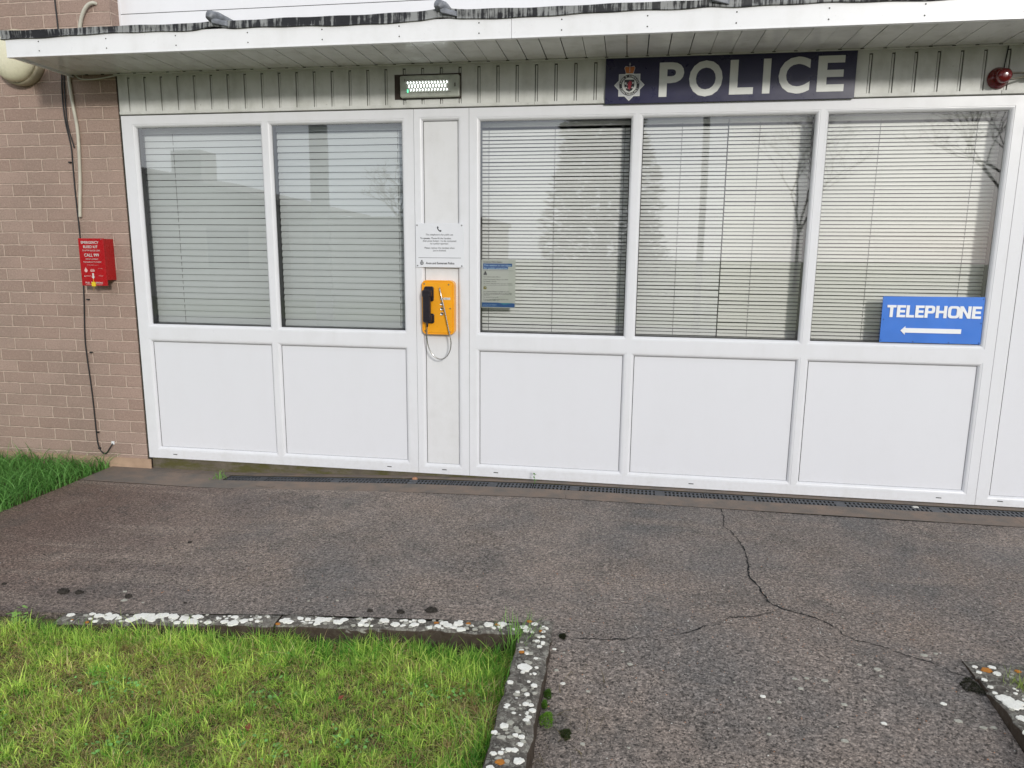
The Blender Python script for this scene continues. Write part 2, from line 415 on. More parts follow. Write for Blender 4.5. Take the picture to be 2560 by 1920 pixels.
# canopy
b = MB(); FY = -.462
for xa, xb in ((-3.35, -.592), (-.590, 4.6)):
    b.box(xa, xb, FY, FY+.015, 2.362, 2.456)
    b.box(xa, xb, FY-.002, FY+.02, 2.357, 2.3615)
b.box(-3.352, -3.337, FY+.015, .0, 2.362, 2.45)
for x in np.arange(-3.15, 4.5, .40):
    if abs(x+.59) > .05:
        for z in (2.385, 2.432): b.add([(x+.0035*math.cos(a), FY-.0012, z+.0035*math.sin(a)) for a in np.arange(0, 6.28, .785)], [tuple(range(8))], 1)
canopy = b.build('canopy', [M['fascia'], M['dirt']], ST)
b = MB()
xj = [-3.335] + [x for x in (-2.174 + .1065*i for i in range(-10, 62)) if x < 4.5] + [4.6]
rs = random.Random(4)
for i in range(len(xj)-1):
    gap = rs.choice((.002, .0035, .005, .006))
    dz = rs.uniform(-.0008, .0008)
    b.box(xj[i]+gap/2, xj[i+1]-gap/2, FY+.022, -.0045, 2.3725+dz, 2.385)
    b.box(xj[i]-.009, xj[i]+.009, -.019, -.012, 2.3685, 2.372, 1)
b.box(-3.33, 4.6, FY+.022, -.0045, 2.3855, 2.39, 1)
b.box(-3.06, 4.6, -.0185, -.0045, 2.364, 2.3715, 0)
b.build('soffit', [M['soffit'], M['dirt']], canopy)
# roof deck above the soffit
b = MB(); b.box(-3.335, 4.6, FY+.02, .078, 2.395, 2.452); b.build('roof_deck', M['lead'], canopy)
b = MB(); rl = random.Random(3)
N = 420; rolls = [-2.13, -.935, .335, 1.58, 2.83]
def wav(x, k):
    return .0035*math.sin(x*2.3+k) + .0025*math.sin(x*7.1+2*k) + .0015*math.sin(x*23+k)
prof_n = 6; vs = []
for i in range(N+1):
    x = -3.375 + (4.62+3.375)*i/N
    up = sum((.014 if r_ < 0 else .006)*math.exp(-((x-r_)/.07)**2) for r_ in rolls)
    zb = 2.449 + wav(x, 1) + up; zt = 2.494 + wav(x, 4)*.8 + up*.5
    vs += [(x, FY-.004, zb), (x, FY-.009-abs(wav(x, 2))*.6, zb+.003), (x, FY-.0065+wav(x, 3)*.5, zb+.009), (x, FY-.006+wav(x, 5)*.4, zt-.004), (x, FY+.004, zt), (x, .078, zt+.03)]
fs = [(i*6+j, (i+1)*6+j, (i+1)*6+j+1, i*6+j+1) for i in range(N) for j in range(5)]
b.add(vs, fs, 0, False)
b.add([vs[j] for j in range(6)], [(0,1,2,3,4,5)])
b.build('lead_flashing', M['lead'], canopy)
for r_ in rolls:
    b = MB()
    b.tube([(r_-.012, FY-.028, 2.497), (r_-.008, FY-.02, 2.512), (r_, FY+.03, 2.518), (r_, FY+.25, 2.525), (r_, .078, 2.532)], [.016, .027, .029, .028, .028], 14)
    b.hexa([(r_+.002, FY-.030, 2.478), (r_+.075, FY-.016, 2.462), (r_+.08, FY-.006, 2.462), (r_+.0, FY-.006, 2.476), (r_-.004, FY-.026, 2.502), (r_+.072, FY-.014, 2.484), (r_+.08, FY-.006, 2.486), (r_, FY-.006, 2.51)])
    b.build('lead_roll', M['leadroll'], canopy, bevel=.004)

# window units
def bead(b, xa, xb, za, zb, sl=0):
    prof = [(.0200, 0), (.0192, .0022), (.0150, .0018), (.0085, .0045), (.0025, .0115), (0, .018), (0, .026)]
    ring = lambda e, y: [(xa-e, y, za-e), (xb+e, y, za-e), (xb+e, y, zb+e), (xa-e, y, zb+e)]
    for (e0, y0), (e1, y1) in zip(prof, prof[1:]):
        A, B = ring(e0, y0), ring(e1, y1)
        b.add(A+B, [(i, (i+1) % 4, (i+1) % 4+4, i+4) for i in range(4)], 0)
def unit(name, X0, X1, Z0, Z1, ops, slots=(), worn=False):
    """ops: (xa, xb, za, zb, 'glass'|'panel')"""
    b = MB(); e = .02
    xs = sorted({X0, X1} | {o[0]-e for o in ops} | {o[1]+e for o in ops}); zs = sorted({Z0, Z1} | {o[2]-e for o in ops} | {o[3]+e for o in ops})
    for i in range(len(xs)-1):
        for j in range(len(zs)-1):
            cx, cz = (xs[i]+xs[i+1])/2, (zs[j]+zs[j+1])/2
            if any(o[0]-e < cx < o[1]+e and o[2]-e < cz < o[3]+e for o in ops): continue
            b.quad((xs[i], 0, zs[j]), (xs[i+1], 0, zs[j]), (xs[i+1], 0, zs[j+1]), (xs[i], 0, zs[j+1]))
    # returns
    c = [(X0, Z0), (X1, Z0), (X1, Z1), (X0, Z1)]
    for i in range(4):
        p, q = c[i], c[(i+1) % 4]
        b.quad((p[0], 0, p[1]), (p[0], .07, p[1]), (q[0], .07, q[1]), (q[0], 0, q[1]))
    for o in ops: bead(b, *o[:4])
    for sx in slots:   # drainage slots in the bottom rail
        b.add([(sx-.014, -.0008, Z0+.026), (sx+.014, -.0008, Z0+.0255), (sx+.014, -.0008, Z0+.0305), (sx-.014, -.0008, Z0+.031)], [(0,1,2,3)], 1)
    fr = b.build(name, [M['white'], M['gasket']], ST)
    for (xa, xb, za, zb, kind) in ops:
        b = MB()
        if kind == 'glass':
            b.quad((xa-.002, .023, za-.002), (xb+.002, .023, za-.002), (xb+.002, .023, zb+.002), (xa-.002, .023, zb+.002))
            b.build('glass_pane', M['glass'], fr)
            b = MB()
            for (p0, p1, q0, q1) in ((xa-.01, xb+.01, zb-.004, zb+.01), (xa-.01, xb+.01, za-.01, za+.004), (xa-.01, xa+.004, za+.004, zb-.004), (xb-.004, xb+.01, za+.004, zb-.004)):
                b.box(p0, p1, .027, .062, q0, q1)
            b.build('glazing_gasket', M['spacer'], fr)
        else:
            b.quad((xa-.001, .018, za-.001), (xb+.001, .018, za-.001), (xb+.001, .018, zb+.001), (xa-.001, .018, zb+.001))
            # dark line of the gasket along the left and top of the panel
            b.quad((xa, .0165, za), (xa+.0028, .0165, za), (xa+.0028, .0165, zb), (xa, .0165, zb), 1)
            b.quad((xa+.0028, .0165, zb-.0018), (xb, .0165, zb-.0018), (xb, .0165, zb), (xa+.0028, .0165, zb), 1)
            b.quad((xa+.0028, .0165, za), (xb, .0165, za), (xb, .0165, za+.0013), (xa+.0028, .0165, za+.0013), 2)
            b.quad((xb-.0015, .0162, za+.002), (xb, .0162, za+.002), (xb, .0162, zb-.002), (xb-.0015, .0162, zb-.002), 2)
            b.build('infill_panel', [M['panel_worn'] if worn else M['panel'], M['gasket'], M['inkgrey']], fr)
    return fr
unit('window_frame', -3.047, -1.2235, .008, 2.135, [(-2.959,-2.157,.883,2.066,'glass'), (-2.090,-1.298,.883,2.066,'glass'),
     (-2.963,-2.159,.082,.771,'panel'), (-2.093,-1.296,.082,.771,'panel')], (-2.86, -1.41))
unit('panel_frame', -1.2215, -.9035, .008, 2.135, [(-1.171,-.970,.070,2.071,'panel')], (-1.06,), True)
unit('window_frame', -.9015, 1.926, .008, 2.135, [(-.842,-.008,.883,2.066,'glass'), (.056,.938,.883,2.066,'glass'), (1.003,1.857,.883,2.066,'glass'),
     (-.843,-.008,.082,.771,'panel'), (.056,.938,.082,.771,'panel'), (1.003,1.858,.082,.771,'panel')], (-.74, .41, 1.74))
unit('door_frame', 1.928, 2.9, .008, 2.135, [(2.0,2.83,.062,2.06,'panel')], (2.05,))
for x in (-1.2225, -.9025, 1.927):
    b = MB(); b.box(x-.0012, x+.0012, .003, .05, .008, 2.135); b.build('joint_seal', M['inkgrey'], ST)
b = MB(); b.box(-3.047, 2.9, -.002, .05, 2.1352, 2.1388); b.build('head_gap', M['dirt'], ST)

# ================================================================== BLINDS
def blind(label, x0, x1, z0, z1, pitch, chord, ext, mat, cords, yc=.115):
    b0 = thing('venetian_blind', label, 'blind', ((x0+x1)/2, yc, z0), 'venetian blinds hanging behind the windows')
    b = MB(); r = random.Random(int(x0*100)); n = int((z1-z0)/pitch)
    dep = math.sqrt(max(chord**2-ext**2, 1e-6))
    for i in range(n):
        zc = z0 + (i+.5)*pitch + r.uniform(-.0006, .0006); tw = r.uniform(-.0012, .0012); dz = r.uniform(-.0016, .0016)*(2.2 if r.random() < .06 else .8)
        e = ext/2
        pr = []
        for k in range(5):
            s_ = k/4*2-1
            pr.append((yc + s_*dep/2 + tw*s_ - chord*.10*(1-s_*s_), zc + s_*e))
        vs = [(x0, y, z-dz) for y, z in pr] + [(x1, y, z+dz) for y, z in pr]
        b.add(vs, [(j, j+5, j+6, j+1) for j in range(4)], 0, True)
    b.build('slats', mat, b0)
    b = MB(); b.box(x0, x1, yc-.018, yc+.018, z1, z1+.03); b.build('head_rail', mat, b0)
    b = MB(); b.box(x0, x1, yc-.012, yc+.012, z0-.014, z0-.002); b.build('bottom_rail', mat, b0)
    for cx in cords:
        b = MB(); b.box(cx-.0011, cx+.0011, yc-dep/2-.0005, yc-dep/2+.0005, z0, z1)
        b.build('ladder_cord', M['cord'], b0)
blind('wide slatted white blind behind the window pane nearest the brick wall', -3.0, -2.128, .885, 2.045, .0385, .0372, .0364, M['blindA'], (-2.79,))
blind('wide slatted white blind in the pane left of the yellow telephone', -2.107, -1.285, .885, 2.045, .0385, .0372, .0364, M['blindA'], (-1.355,))
blind('narrow slatted blind behind the pasted notice, right of the yellow telephone', -.862, .512, .885, 2.05, .0202, .0162, .0155, M['blindC'], (-.81,-.43,-.04,.27))
blind('narrow slatted cream blind on the right, behind the blue telephone board', .518, 1.875, .885, 2.05, .0202, .0162, .0155, M['blindB'], (.68,1.29,1.76))

# ================================================================== SIGNS
sg = thing('police_sign', 'long navy sign with white POLICE lettering and a crest, under the canopy', 'sign', (.476, -.02, 2.135))
b = MB(); b.box(-.153, 1.108, -.020, -.0105, 2.134, 2.3625); b.build('sign_board', M['navy'], sg, bevel=.001)
b = MB()
for ch, xa, xb, za, zb, bo in (('P', .129, .256, 2.163, 2.334, .030), ('O', .283, .453, 2.160, 2.338, .030), ('L', .489, .609, 2.166, 2.336, .030), ('I', .6545, .692, 2.167, 2.337, 0), ('C', .732, .886, 2.163, 2.342, .030), ('E', .922, 1.053, 2.169, 2.342, .030)):
    if ch == 'I': b.flat([(xa, za), (xb, za), (xb, zb), (xa, zb)], -.0215); continue
    t0 = MB(); text(t0, ch, 0, 0, .17, -.0215, 0, bold=bo)
    ax = [v[0] for v in t0.v]; az = [v[2] for v in t0.v]
    sx_, sz_ = (xb-xa)/(max(ax)-min(ax)), (zb-za)/(max(az)-min(az))
    b.add([(xa+(v[0]-min(ax))*sx_, v[1], za+(v[2]-min(az))*sz_) for v in t0.v], t0.f)
b.build('lettering', M['signwhite'], sg)
# crest
cx, cz = -.026, 2.2265
star = []
S = .056
sq = [(-S, -S), (S, -S), (S, S), (-S, S)]
D = .080
k = D-S
pts = [(-S,-S), (-k,-S), (0,-D), (k,-S), (S,-S), (S,-k), (D,0), (S,k), (S,S), (k,S), (0,D), (-k,S), (-S,S), (-S,k), (-D,0), (-S,-k)]
b = MB(); b.flat([(cx+x, cz+z) for x, z in pts], -.0212, 0)
b.flat([(cx+x*.93, cz+z*.93) for x, z in pts], -.0216, 1)
circ = lambda r, n=40: [(cx+r*math.cos(2*math.pi*i/n), cz+r*math.sin(2*math.pi*i/n)) for i in range(n)]
b.flat([(cx+.028*math.cos(R(a)), cz+.048+.014*math.sin(R(a))) for a in range(0, 181, 15)], -.0219, 0)
b.flat(circ(.053), -.0220, 2); b.flat(circ(.0385), -.0224, 0)
# shield with white flashes and a red beast
b.flat([(cx-.026, cz+.027), (cx+.026, cz+.027), (cx+.026, cz-.006), (cx+.015, cz-.026), (cx, cz-.034), (cx-.015, cz-.026), (cx-.026, cz-.006)], -.0228, 2)
for dx, dz, w, h in ((-.019,.008,.006,.009), (.019,.010,.005,.007), (-.016,-.014,.007,.006), (.017,-.013,.006,.006), (-.006,-.016,.004,.004), (-.012,.002,.003,.006)):
    b.flat([(cx+dx-w, cz+dz), (cx+dx, cz+dz-h*.7), (cx+dx+w*.8, cz+dz+h*.2), (cx+dx, cz+dz+h)], -.0231, 0)
b.flat([(cx-.001, cz+.020), (cx+.006, cz+.022), (cx+.004, cz+.014), (cx+.013, cz+.018), (cx+.010, cz+.008), (cx+.014, cz+.002), (cx+.007, cz-.004), (cx+.012, cz-.018), (cx+.004, cz-.012), (cx+.001, cz-.027), (cx-.004, cz-.014), (cx-.010, cz-.022), (cx-.004, cz-.004), (cx-.012, cz-.002), (cx-.005, cz+.005), (cx-.011, cz+.012), (cx-.003, cz+.012)], -.0234, 3)
# crown
b.flat([(cx-.019, cz+.059), (cx+.019, cz+.059), (cx+.027, cz+.086), (cx+.020, cz+.094), (cx+.008, cz+.090), (cx, cz+.094), (cx-.008, cz+.090), (cx-.020, cz+.094), (cx-.027, cz+.086)], -.0220, 4)
for s_ in (-1, 1):
    b.flat([(cx+s_*.020, cz+.059), (cx+s_*.0285, cz+.086), (cx+s_*.022, cz+.096), (cx+s_*.008, cz+.0925), (cx+s_*.008, cz+.0905), (cx+s_*.021, cz+.0935), (cx+s_*.0265, cz+.086), (cx+s_*.018, cz+.059)], -.0223, 1)
b.flat([(cx-.0012, cz+.064), (cx+.0012, cz+.064), (cx+.0012, cz+.112), (cx-.0012, cz+.112)], -.0226, 1)
b.flat([(cx-.005, cz+.103), (cx+.005, cz+.103), (cx+.005, cz+.1055), (cx-.005, cz+.1055)], -.0228, 1)
def ringtext(b, s, c, r, a0, a1, cap, y, mat, inner=False):
    n = len(s)
    for i, ch in enumerate(s):
        if ch == ' ': continue
        a = R(a0+(a1-a0)*i/(n-1))
        t0 = MB(); text(t0, ch, 0, 0, cap, 0, bold=.02)
        rot = a-math.pi/2 if not inner else a+math.pi/2
        ox, oz = c[0]+r*math.cos(a), c[1]+r*math.sin(a)
        b.add([(ox+v[0]*math.cos(rot)-(v[2]-cap/2)*math.sin(rot), y, oz+v[0]*math.sin(rot)+(v[2]-cap/2)*math.cos(rot)) for v in t0.v], t0.f, mat)
ringtext(b, 'AVON & SOMERSET', (cx, cz), .0458, 168, 12, .0085, -.0232, 0)
ringtext(b, 'CONSTABULARY', (cx, cz), .0458, 205, 335, .0085, -.0232, 0, True)
b.build('crest', [M['signwhite'], M['silver'], M['crestblack'], M['crestred'], M['crown']], sg)

# blue telephone board
tb = thing('telephone_sign', 'blue TELEPHONE board with an arrow in the corner of the rightmost window', 'sign', (1.605, .01, .886))
b = MB(); b.prism([(1.356,.889), (1.855,.889), (1.852,1.137), (1.354,1.133)], .008, .014); b.build('board', M['blue'], tb, bevel=.001)
b = MB(); yl = .0045
def stroke_letter(b, ch, x, z, w, h, t):
    P = lambda *p: b.prism([(x+a*w, z+c*h) for a, c in p], yl, .0079)
    tx, tz = t/w, t*.82/h
    if ch in 'ELTHPN' and ch not in 'TN': P((0,0), (tx,0), (tx,1), (0,1))
    if ch == 'T': P((.5-tx/2,0), (.5+tx/2,0), (.5+tx/2,1-tz), (.5-tx/2,1-tz)); P((0,1-tz), (1,1-tz), (1,1), (0,1))
    if ch in 'EL': P((tx,0), (1,0), (1,tz), (tx,tz))
    if ch == 'E': P((tx,1-tz), (1,1-tz), (1,1), (tx,1)); P((tx,.5-tz*.5), (.93,.5-tz*.5), (.93,.5+tz*.5), (tx,.5+tz*.5))
    if ch == 'H': P((1-tx,0), (1,0), (1,1), (1-tx,1)); P((tx,.5-tz*.5), (1-tx,.5-tz*.5), (1-tx,.5+tz*.5), (tx,.5+tz*.5))
    if ch == 'N': P((0,0), (tx,0), (tx,1), (0,1)); P((1-tx,0), (1,0), (1,1), (1-tx,1)); P((tx,1), (tx,.62), (1-tx,0), (1-tx,.38))
    if ch in 'PO':
        z0 = 0 if ch == 'O' else .36
        xa = tx if ch == 'P' else 0
        out = MB.rrect(x+(0 if ch == 'O' else tx)*w*0, x+w, z+z0*h, z+h, .26*h if ch == 'O' else .22*h, 4)
        inn = MB.rrect(x+t, x+w-t, z+z0*h+tz*h, z+h-tz*h, .12*h if ch == 'O' else .08*h, 4)
        n = len(out)
        y = yl if ch == 'O' else yl-.0003
        vs = [(p[0], y, p[1]) for p in out] + [(p[0], y, p[1]) for p in inn] + [(p[0], .0079, p[1]) for p in out] + [(p[0], .0079, p[1]) for p in inn]
        fs = []
        for i in range(n):
            j = (i+1) % n; fs += [(i, j, j+n, i+n), (i, i+2*n, j+2*n, j), (i+n, j+n, j+3*n, i+3*n)]
        b.add(vs, fs)
lx = [(1.378,.045,'T'), (1.4275,.043,'E'), (1.474,.040,'L'), (1.519,.043,'E'), (1.5655,.050,'P'), (1.620,.054,'H'), (1.6790,.058,'O'), (1.7365,.055,'N'), (1.7965,.045,'E')]
for x, w, ch in lx: stroke_letter(b, ch, x, 1.024, w, .064, .0155)
b.build('lettering', M['letter'], tb, bevel=.001)
b = MB(); b.prism([(1.455,.9535), (1.478,.977), (1.478,.967), (1.754,.967), (1.754,.9425), (1.478,.9425), (1.478,.931)], yl, .0079); b.build('arrow', M['letter'], tb)
for x, z in ((1.362,.899), (1.365,1.01), (1.845,1.127), (1.523,.894), (1.70,.894), (1.848,.896), (1.847,1.0)):
    b = MB(); b.lathe((x, .0079, z), [(.0025, 0), (.0025, .0015), (.001, .002)], n=10); b.build('screw', M['gasket'], tb)

# white plate with instructions
pl = thing('instruction_plate', 'white plate of telephone instructions screwed above the yellow telephone', 'sign', (-1.077, -.004, 1.257))
b = MB(); b.box(-1.2185, -.9345, -.006, -.001, 1.2575, 1.508); b.build('plate', M['notice'], pl, bevel=.001)
b = MB(); xc = -1.0765; Y = -.0072
text(b, 'This telephone is for public use', xc, 1.4395, .0095, Y, 0, width=.162)
text(b, 'To operate.', -1.191, 1.419, .0095, Y, 0, width=.060, bold=.015, left=True)
text(b, 'Please lift the handset,', -1.124, 1.419, .0095, Y, 0, width=.118, left=True)
text(b, 'then press button 1 to be connected', xc, 1.404, .0095, Y, 0, width=.198)
text(b, 'to a police operator.', xc, 1.389, .0095, Y, 0, width=.110)
text(b, 'Please replace the handset when', xc, 1.3645, .0095, Y, 0, width=.178)
text(b, "you're finished.", xc, 1.3495, .0095, Y, 0, width=.078)
text(b, 'Avon and Somerset Police', -1.159, 1.2760, .0120, Y, 0, width=.170, bold=.018, left=True)
b.box(-1.203, -.950, Y, -.0061, 1.3115, 1.3135, 1)
# small round badge with crown
c0 = (-1.1835, 1.2815)
for i in range(24):
    a, a2 = 2*math.pi*i/24, 2*math.pi*(i+1)/24
    b.add([(c0[0]+r_*math.cos(t_), Y, c0[1]+r_*math.sin(t_)) for r_, t_ in ((.0072, a), (.0105, a), (.0105, a2), (.0072, a2))], [(0,1,2,3)], 0)
b.flat([(c0[0]-.004, c0[1]+.004), (c0[0]+.004, c0[1]+.004), (c0[0]+.003, c0[1]-.003), (c0[0], c0[1]-.005), (c0[0]-.003, c0[1]-.003)], Y, 0)
b.flat([(c0[0]-.004, c0[1]+.0125), (c0[0]+.004, c0[1]+.0125), (c0[0]+.005, c0[1]+.018), (c0[0], c0[1]+.016), (c0[0]-.005, c0[1]+.018)], Y, 0)
# handset pictogram
hs = [(-.017,.020), (-.010,.021), (-.006,.012), (-.010,.008), (-.008,.000), (-.001,-.008), (.006,-.012), (.010,-.007), (.017,-.011), (.016,-.018), (.009,-.022), (-.002,-.017), (-.013,-.005), (-.019,.010)]
b.flat([(xc+x*.72, 1.4755+z*.72) for x, z in hs], Y, 0)
b.build('print', [M['ink'], M['inkgrey']], pl)
for x, z in ((-1.209,1.497), (-.945,1.496), (-1.209,1.267), (-.945,1.267)):
    b = MB(); b.lathe((x, -.006, z), [(.0042, 0), (.0042, .001), (.002, .0022)], n=14); b.build('screw', M['screw'], pl)

# poster behind the glass
po = thing('notice_poster', 'grey paper notice with blue headings stuck inside the window', 'poster', (-.735, .03, 1.03))
X0, X1, Z0, Z1 = -.836, -.636, 1.028, 1.304
b = MB(); b.box(X0, X1, .0265, .0275, Z0, Z1); b.build('paper', M['poster'], po)
b = MB(); Y = .0255; w = X1-X0; xl = X0+.012
def U(x): return X0+x*w
def V(z): return Z1-z*(Z1-Z0)
b.flat([(U(.05), V(.195)), (U(.78), V(.195)), (U(.78), V(.14)), (U(.90), V(.14)), (U(.90), V(.075)), (U(.05), V(.075))], Y+.0003, 2)
b.flat([(U(.015), V(.985)), (U(.985), V(.985)), (U(.985), V(.90)), (U(.60), V(.90)), (U(.5), V(.89)), (U(.015), V(.89))], Y+.0003, 2)
b.flat([(U(.55), V(.895)), (U(.66), V(.935)), (U(.95), V(.895))], Y+.0001, 3)
text(b, 'Somerton Police Station', xl, V(.055), .0062, Y, 0, width=.110, bold=.03, left=True)
text(b, 'This station is not open', xl+.002, V(.130), .0085, Y-.0002, 4, width=.160, bold=.02, left=True)
text(b, 'for public enquiries', xl+.002, V(.186), .0085, Y-.0002, 4, width=.138, bold=.02, left=True)
for z, ww, s_ in ((.36, .10, 'Your nearest enquiry office is:'), (.415, .145, 'Yeovil Police Station, Horsey Lane, BA20'), (.455, .075, 'Open Monday to Saturday'), (.50, .170, 'To check opening times visit our website'), (.665, .155, 'An emergency telephone is outside the station'), (.70, .168, 'To report a non emergency call 101 or visit us online'), (.722, .168, 'You can talk to us in person or by phone any day'), (.742, .035, 'of the week.'), (.785, .088, 'In an emergency always call 999'), (.83, .148, 'If you are deaf or hard of hearing text relay'), (.85, .092, 'is available on 18001 101')):
    text(b, s_, xl, V(z), .0042, Y, 0, width=ww, left=True, bold=.01)
text(b, 'www.avonandsomerset.police.uk', xl, V(.935), .0045, Y-.0002, 4, width=.078, left=True); text(b, 'Follow us online', xl, V(.965), .0045, Y-.0002, 4, width=.078, left=True)
for z in (.225, .53): b.flat([(xl, V(z)), (X1-.015, V(z)), (X1-.015, V(z-.004)), (xl, V(z-.004))], Y, 1)
b.flat([(xl, V(.315)), (xl+.022, V(.315)), (xl+.019, V(.27)), (xl+.003, V(.27))], Y, 1)
b.flat([(xl+.006+.005*math.cos(a)+.005, V(.262)+.007*math.sin(a)) for a in np.arange(0, 6.28, .6)], Y-.0002, 0)
b.flat([(xl, V(.61)), (xl+.016, V(.615)), (xl+.019, V(.59)), (xl+.018, V(.56)), (xl+.009, V(.548)), (xl, V(.56))], Y, 5)
b.flat([(xl+.007, V(.575)), (xl+.016, V(.565)), (xl+.017, V(.57)), (xl+.009, V(.58))], Y-.0002, 4)
b.build('print', [M['ink'], M['inkgrey'], M['posterblue'], M['posterteal'], M['postertext'], M['olive']], po)

# ================================================================== PAYPHONE
ph = thing('wall_telephone', 'yellow weatherproof wall telephone with black handset on the white panel', 'telephone', (-1.088, -.0, .864))
px0, px1, pz0, pz1 = -1.180, -.986, .868, 1.184
def rpoly(x0, x1, z0, z1, r): return MB.rrect(x0, x1, z0, z1, r, 6)
def loft(b, rings, mat=0, cap=True):
    n = len(rings[0][0]); vs = []
    for poly, y in rings: vs += [(x, y, z) for x, z in poly]
    fs = [(i*n+j, i*n+(j+1) % n, (i+1)*n+(j+1) % n, (i+1)*n+j) for i in range(len(rings)-1) for j in range(n)]
    if cap: fs.append(tuple((len(rings)-1)*n+j for j in range(n)))
    b.add(vs, fs, mat)
b = MB()
loft(b, [(rpoly(px0, px1, pz0, pz1, .028), .018), (rpoly(px0, px1, pz0, pz1, .028), -.028), (rpoly(px0+.002, px1-.002, pz0+.002, pz1-.002, .026), -.031),
         (rpoly(px0+.007, px1-.007, pz0+.007, pz1-.007, .022), -.031), (rpoly(px0+.0085, px1-.0085, pz0+.0085, pz1-.0085, .021), -.0285)])
loft(b, [(rpoly(px0+.0105, px1-.0105, pz0+.0105, pz1-.0105, .02), -.0285), (rpoly(px0+.0115, px1-.0115, pz0+.0115, pz1-.0115, .02), -.033)])
b.build('housing', M['yellow'], ph, bevel=.0007)
b = MB()   # cradle behind the handset
loft(b, [(rpoly(-1.163, -1.106, 1.062, 1.149, .012), -.0325), (rpoly(-1.163, -1.106, 1.062, 1.149, .012), -.042)])
b.build('cradle', M['plastic'], ph, bevel=.002); b = MB()
loft(b, [(rpoly(-1.163, -1.104, .934, .992, .012), -.0325), (rpoly(-1.163, -1.104, .934, .992, .012), -.042)])
b.build('cradle', M['plastic'], ph, bevel=.002)
b = MB()
def blk(x0, x1, z0, z1, y0, y1, r): loft(b, [(rpoly(x0, x1, z0, z1, r), y0), (rpoly(x0, x1, z0, z1, r), y1+.006), (rpoly(x0+.004, x1-.004, z0+.004, z1-.004, r*.8), y1)])
blk(-1.1665, -1.112, 1.086, 1.131, -.043, -.078, .012)
blk(-1.1615, -1.118, .952, 1.110, -.055, -.080, .010)
blk(-1.1625, -1.112, .942, .988, -.043, -.079, .012)
for z in (1.098, 1.104, 1.110, 1.116): b.box(-1.150, -1.128, -.0795, -.078, z, z+.002, 0)
for z in (.958, .965, .972, .979): b.box(-1.158, -1.125, -.0815, -.080, z, z+.003, 0)
b.tube([(-1.139, -.066, .945), (-1.139, -.066, .93), (-1.138, -.066, .915)], [.007, .0065, .005], 12)
b.build('handset', M['plastic'], ph, bevel=.0012)
b = MB()
cp = [(-1.068,-.034,1.143), (-1.068,-.048,1.140), (-1.060,-.058,1.118), (-1.046,-.060,1.060), (-1.030,-.058,.985), (-1.014,-.054,.900), (-1.003,-.052,.850), (-1.000,-.050,.815), (-1.008,-.050,.772), (-1.030,-.050,.738), (-1.066,-.050,.722), (-1.104,-.052,.740), (-1.130,-.056,.780), (-1.142,-.060,.830), (-1.1425,-.064,.880), (-1.139,-.066,.918)]
# smooth the cord
def smooth(p, it=3):
    for _ in range(it):
        q = [p[0]]
        for a, c in zip(p, p[1:]): q += [tuple(.75*u+.25*v for u, v in zip(a, c)), tuple(.25*u+.75*v for u, v in zip(a, c))]
        p = q+[p[-1]]
    return p
b.tube(smooth(cp, 2), .0034, 10); b.build('armoured_cord', M['steel'], ph)
for i, z in enumerate((1.078, 1.049, 1.020, .991)):
    b = MB(); b.lathe((-1.0585, -.0325, z), [(.0098, 0), (.0098, .004), (.0085, .006), (.0080, .0045), (.004, .004)], n=20); b.build('button', M['steel'], ph)
b = MB(); b.box(-1.048, -1.008, -.0345, -.0328, 1.073, 1.0855); text(b, 'Button 1', -1.029, 1.0765, .005, -.0352, 1, width=.024)
b.build('button_label', [M['signwhite'], M['ink']], ph)
for x, z in ((-1.163,1.163), (-1.0175,1.160), (-1.170,1.0255), (-1.009,1.022), (-1.160,.889), (-1.012,.887)):
    b = MB(); b.lathe((x, -.0325, z), [(.0045, 0), (.0045, .0012), (.0018, .0006)], n=12); b.build('screw', M['bracket'], ph)

# ================================================================== BLEED KIT
bk = thing('bleed_kit_cabinet', 'red emergency bleed kit box fixed to the brick wall', 'cabinet', (-3.256, 0, 1.12))
b = MB(); b.box(-3.328, -3.171, -.080, .0, 1.156, 1.408); b.build('cabinet_body', M['red'], bk, bevel=.002)
b = MB(); b.box(-3.341, -3.169, -.092, -.0805, 1.122, 1.410); b.build('front_cover', M['red'], bk, bevel=.002)
b = MB(); Y = -.0932; xc = -3.258
text(b, 'EMERGENCY', xc-.003, 1.3775, .0150, Y, 0, width=.120, bold=.012)
text(b, 'BLEED KIT', xc-.001, 1.3515, .0150, Y, 0, width=.098, bold=.012)
text(b, 'TO STOP BLOOD LOSS', xc+.001, 1.3320, .0085, Y, 0, width=.120, bold=.0)
text(b, 'CALL 999', xc+.002, 1.3000, .0175, Y, 0, width=.100, bold=.012)
text(b, 'REPORT INCIDENT', xc+.003, 1.2810, .0070, Y, 0, width=.084, bold=.0)
text(b, 'TAKE BLEED KIT TO PATIENT', xc+.003, 1.2630, .0075, Y, 0, width=.126, bold=.0)
text(b, 'Working together to save lives', xc+.003, 1.2470, .0035, Y, 0, width=.078)
text(b, 'PULL TO REMOVE', xc+.003, 1.1350, .0105, Y, 0, width=.118, bold=.006)
b.flat([(xc-.054, 1.1275), (xc+.058, 1.1275), (xc+.058, 1.1290), (xc-.054, 1.1290)], Y, 1)
b.prism([(xc-.0055, 1.199), (xc+.0055, 1.199), (xc+.0055, 1.178), (xc+.0115, 1.178), (xc, 1.163), (xc-.0115, 1.178), (xc-.0055, 1.178)], Y, Y+.0008)
c0 = (-3.304, 1.215)
b.flat([(c0[0]+.0105*math.cos(a), c0[1]+.011*math.sin(a)) for a in np.arange(0, 6.28, .4)], Y, 1)
b.flat([(c0[0]-.005, c0[1]+.009), (c0[0]+.005, c0[1]+.009), (c0[0], c0[1]+.020)], Y-.0002, 1)
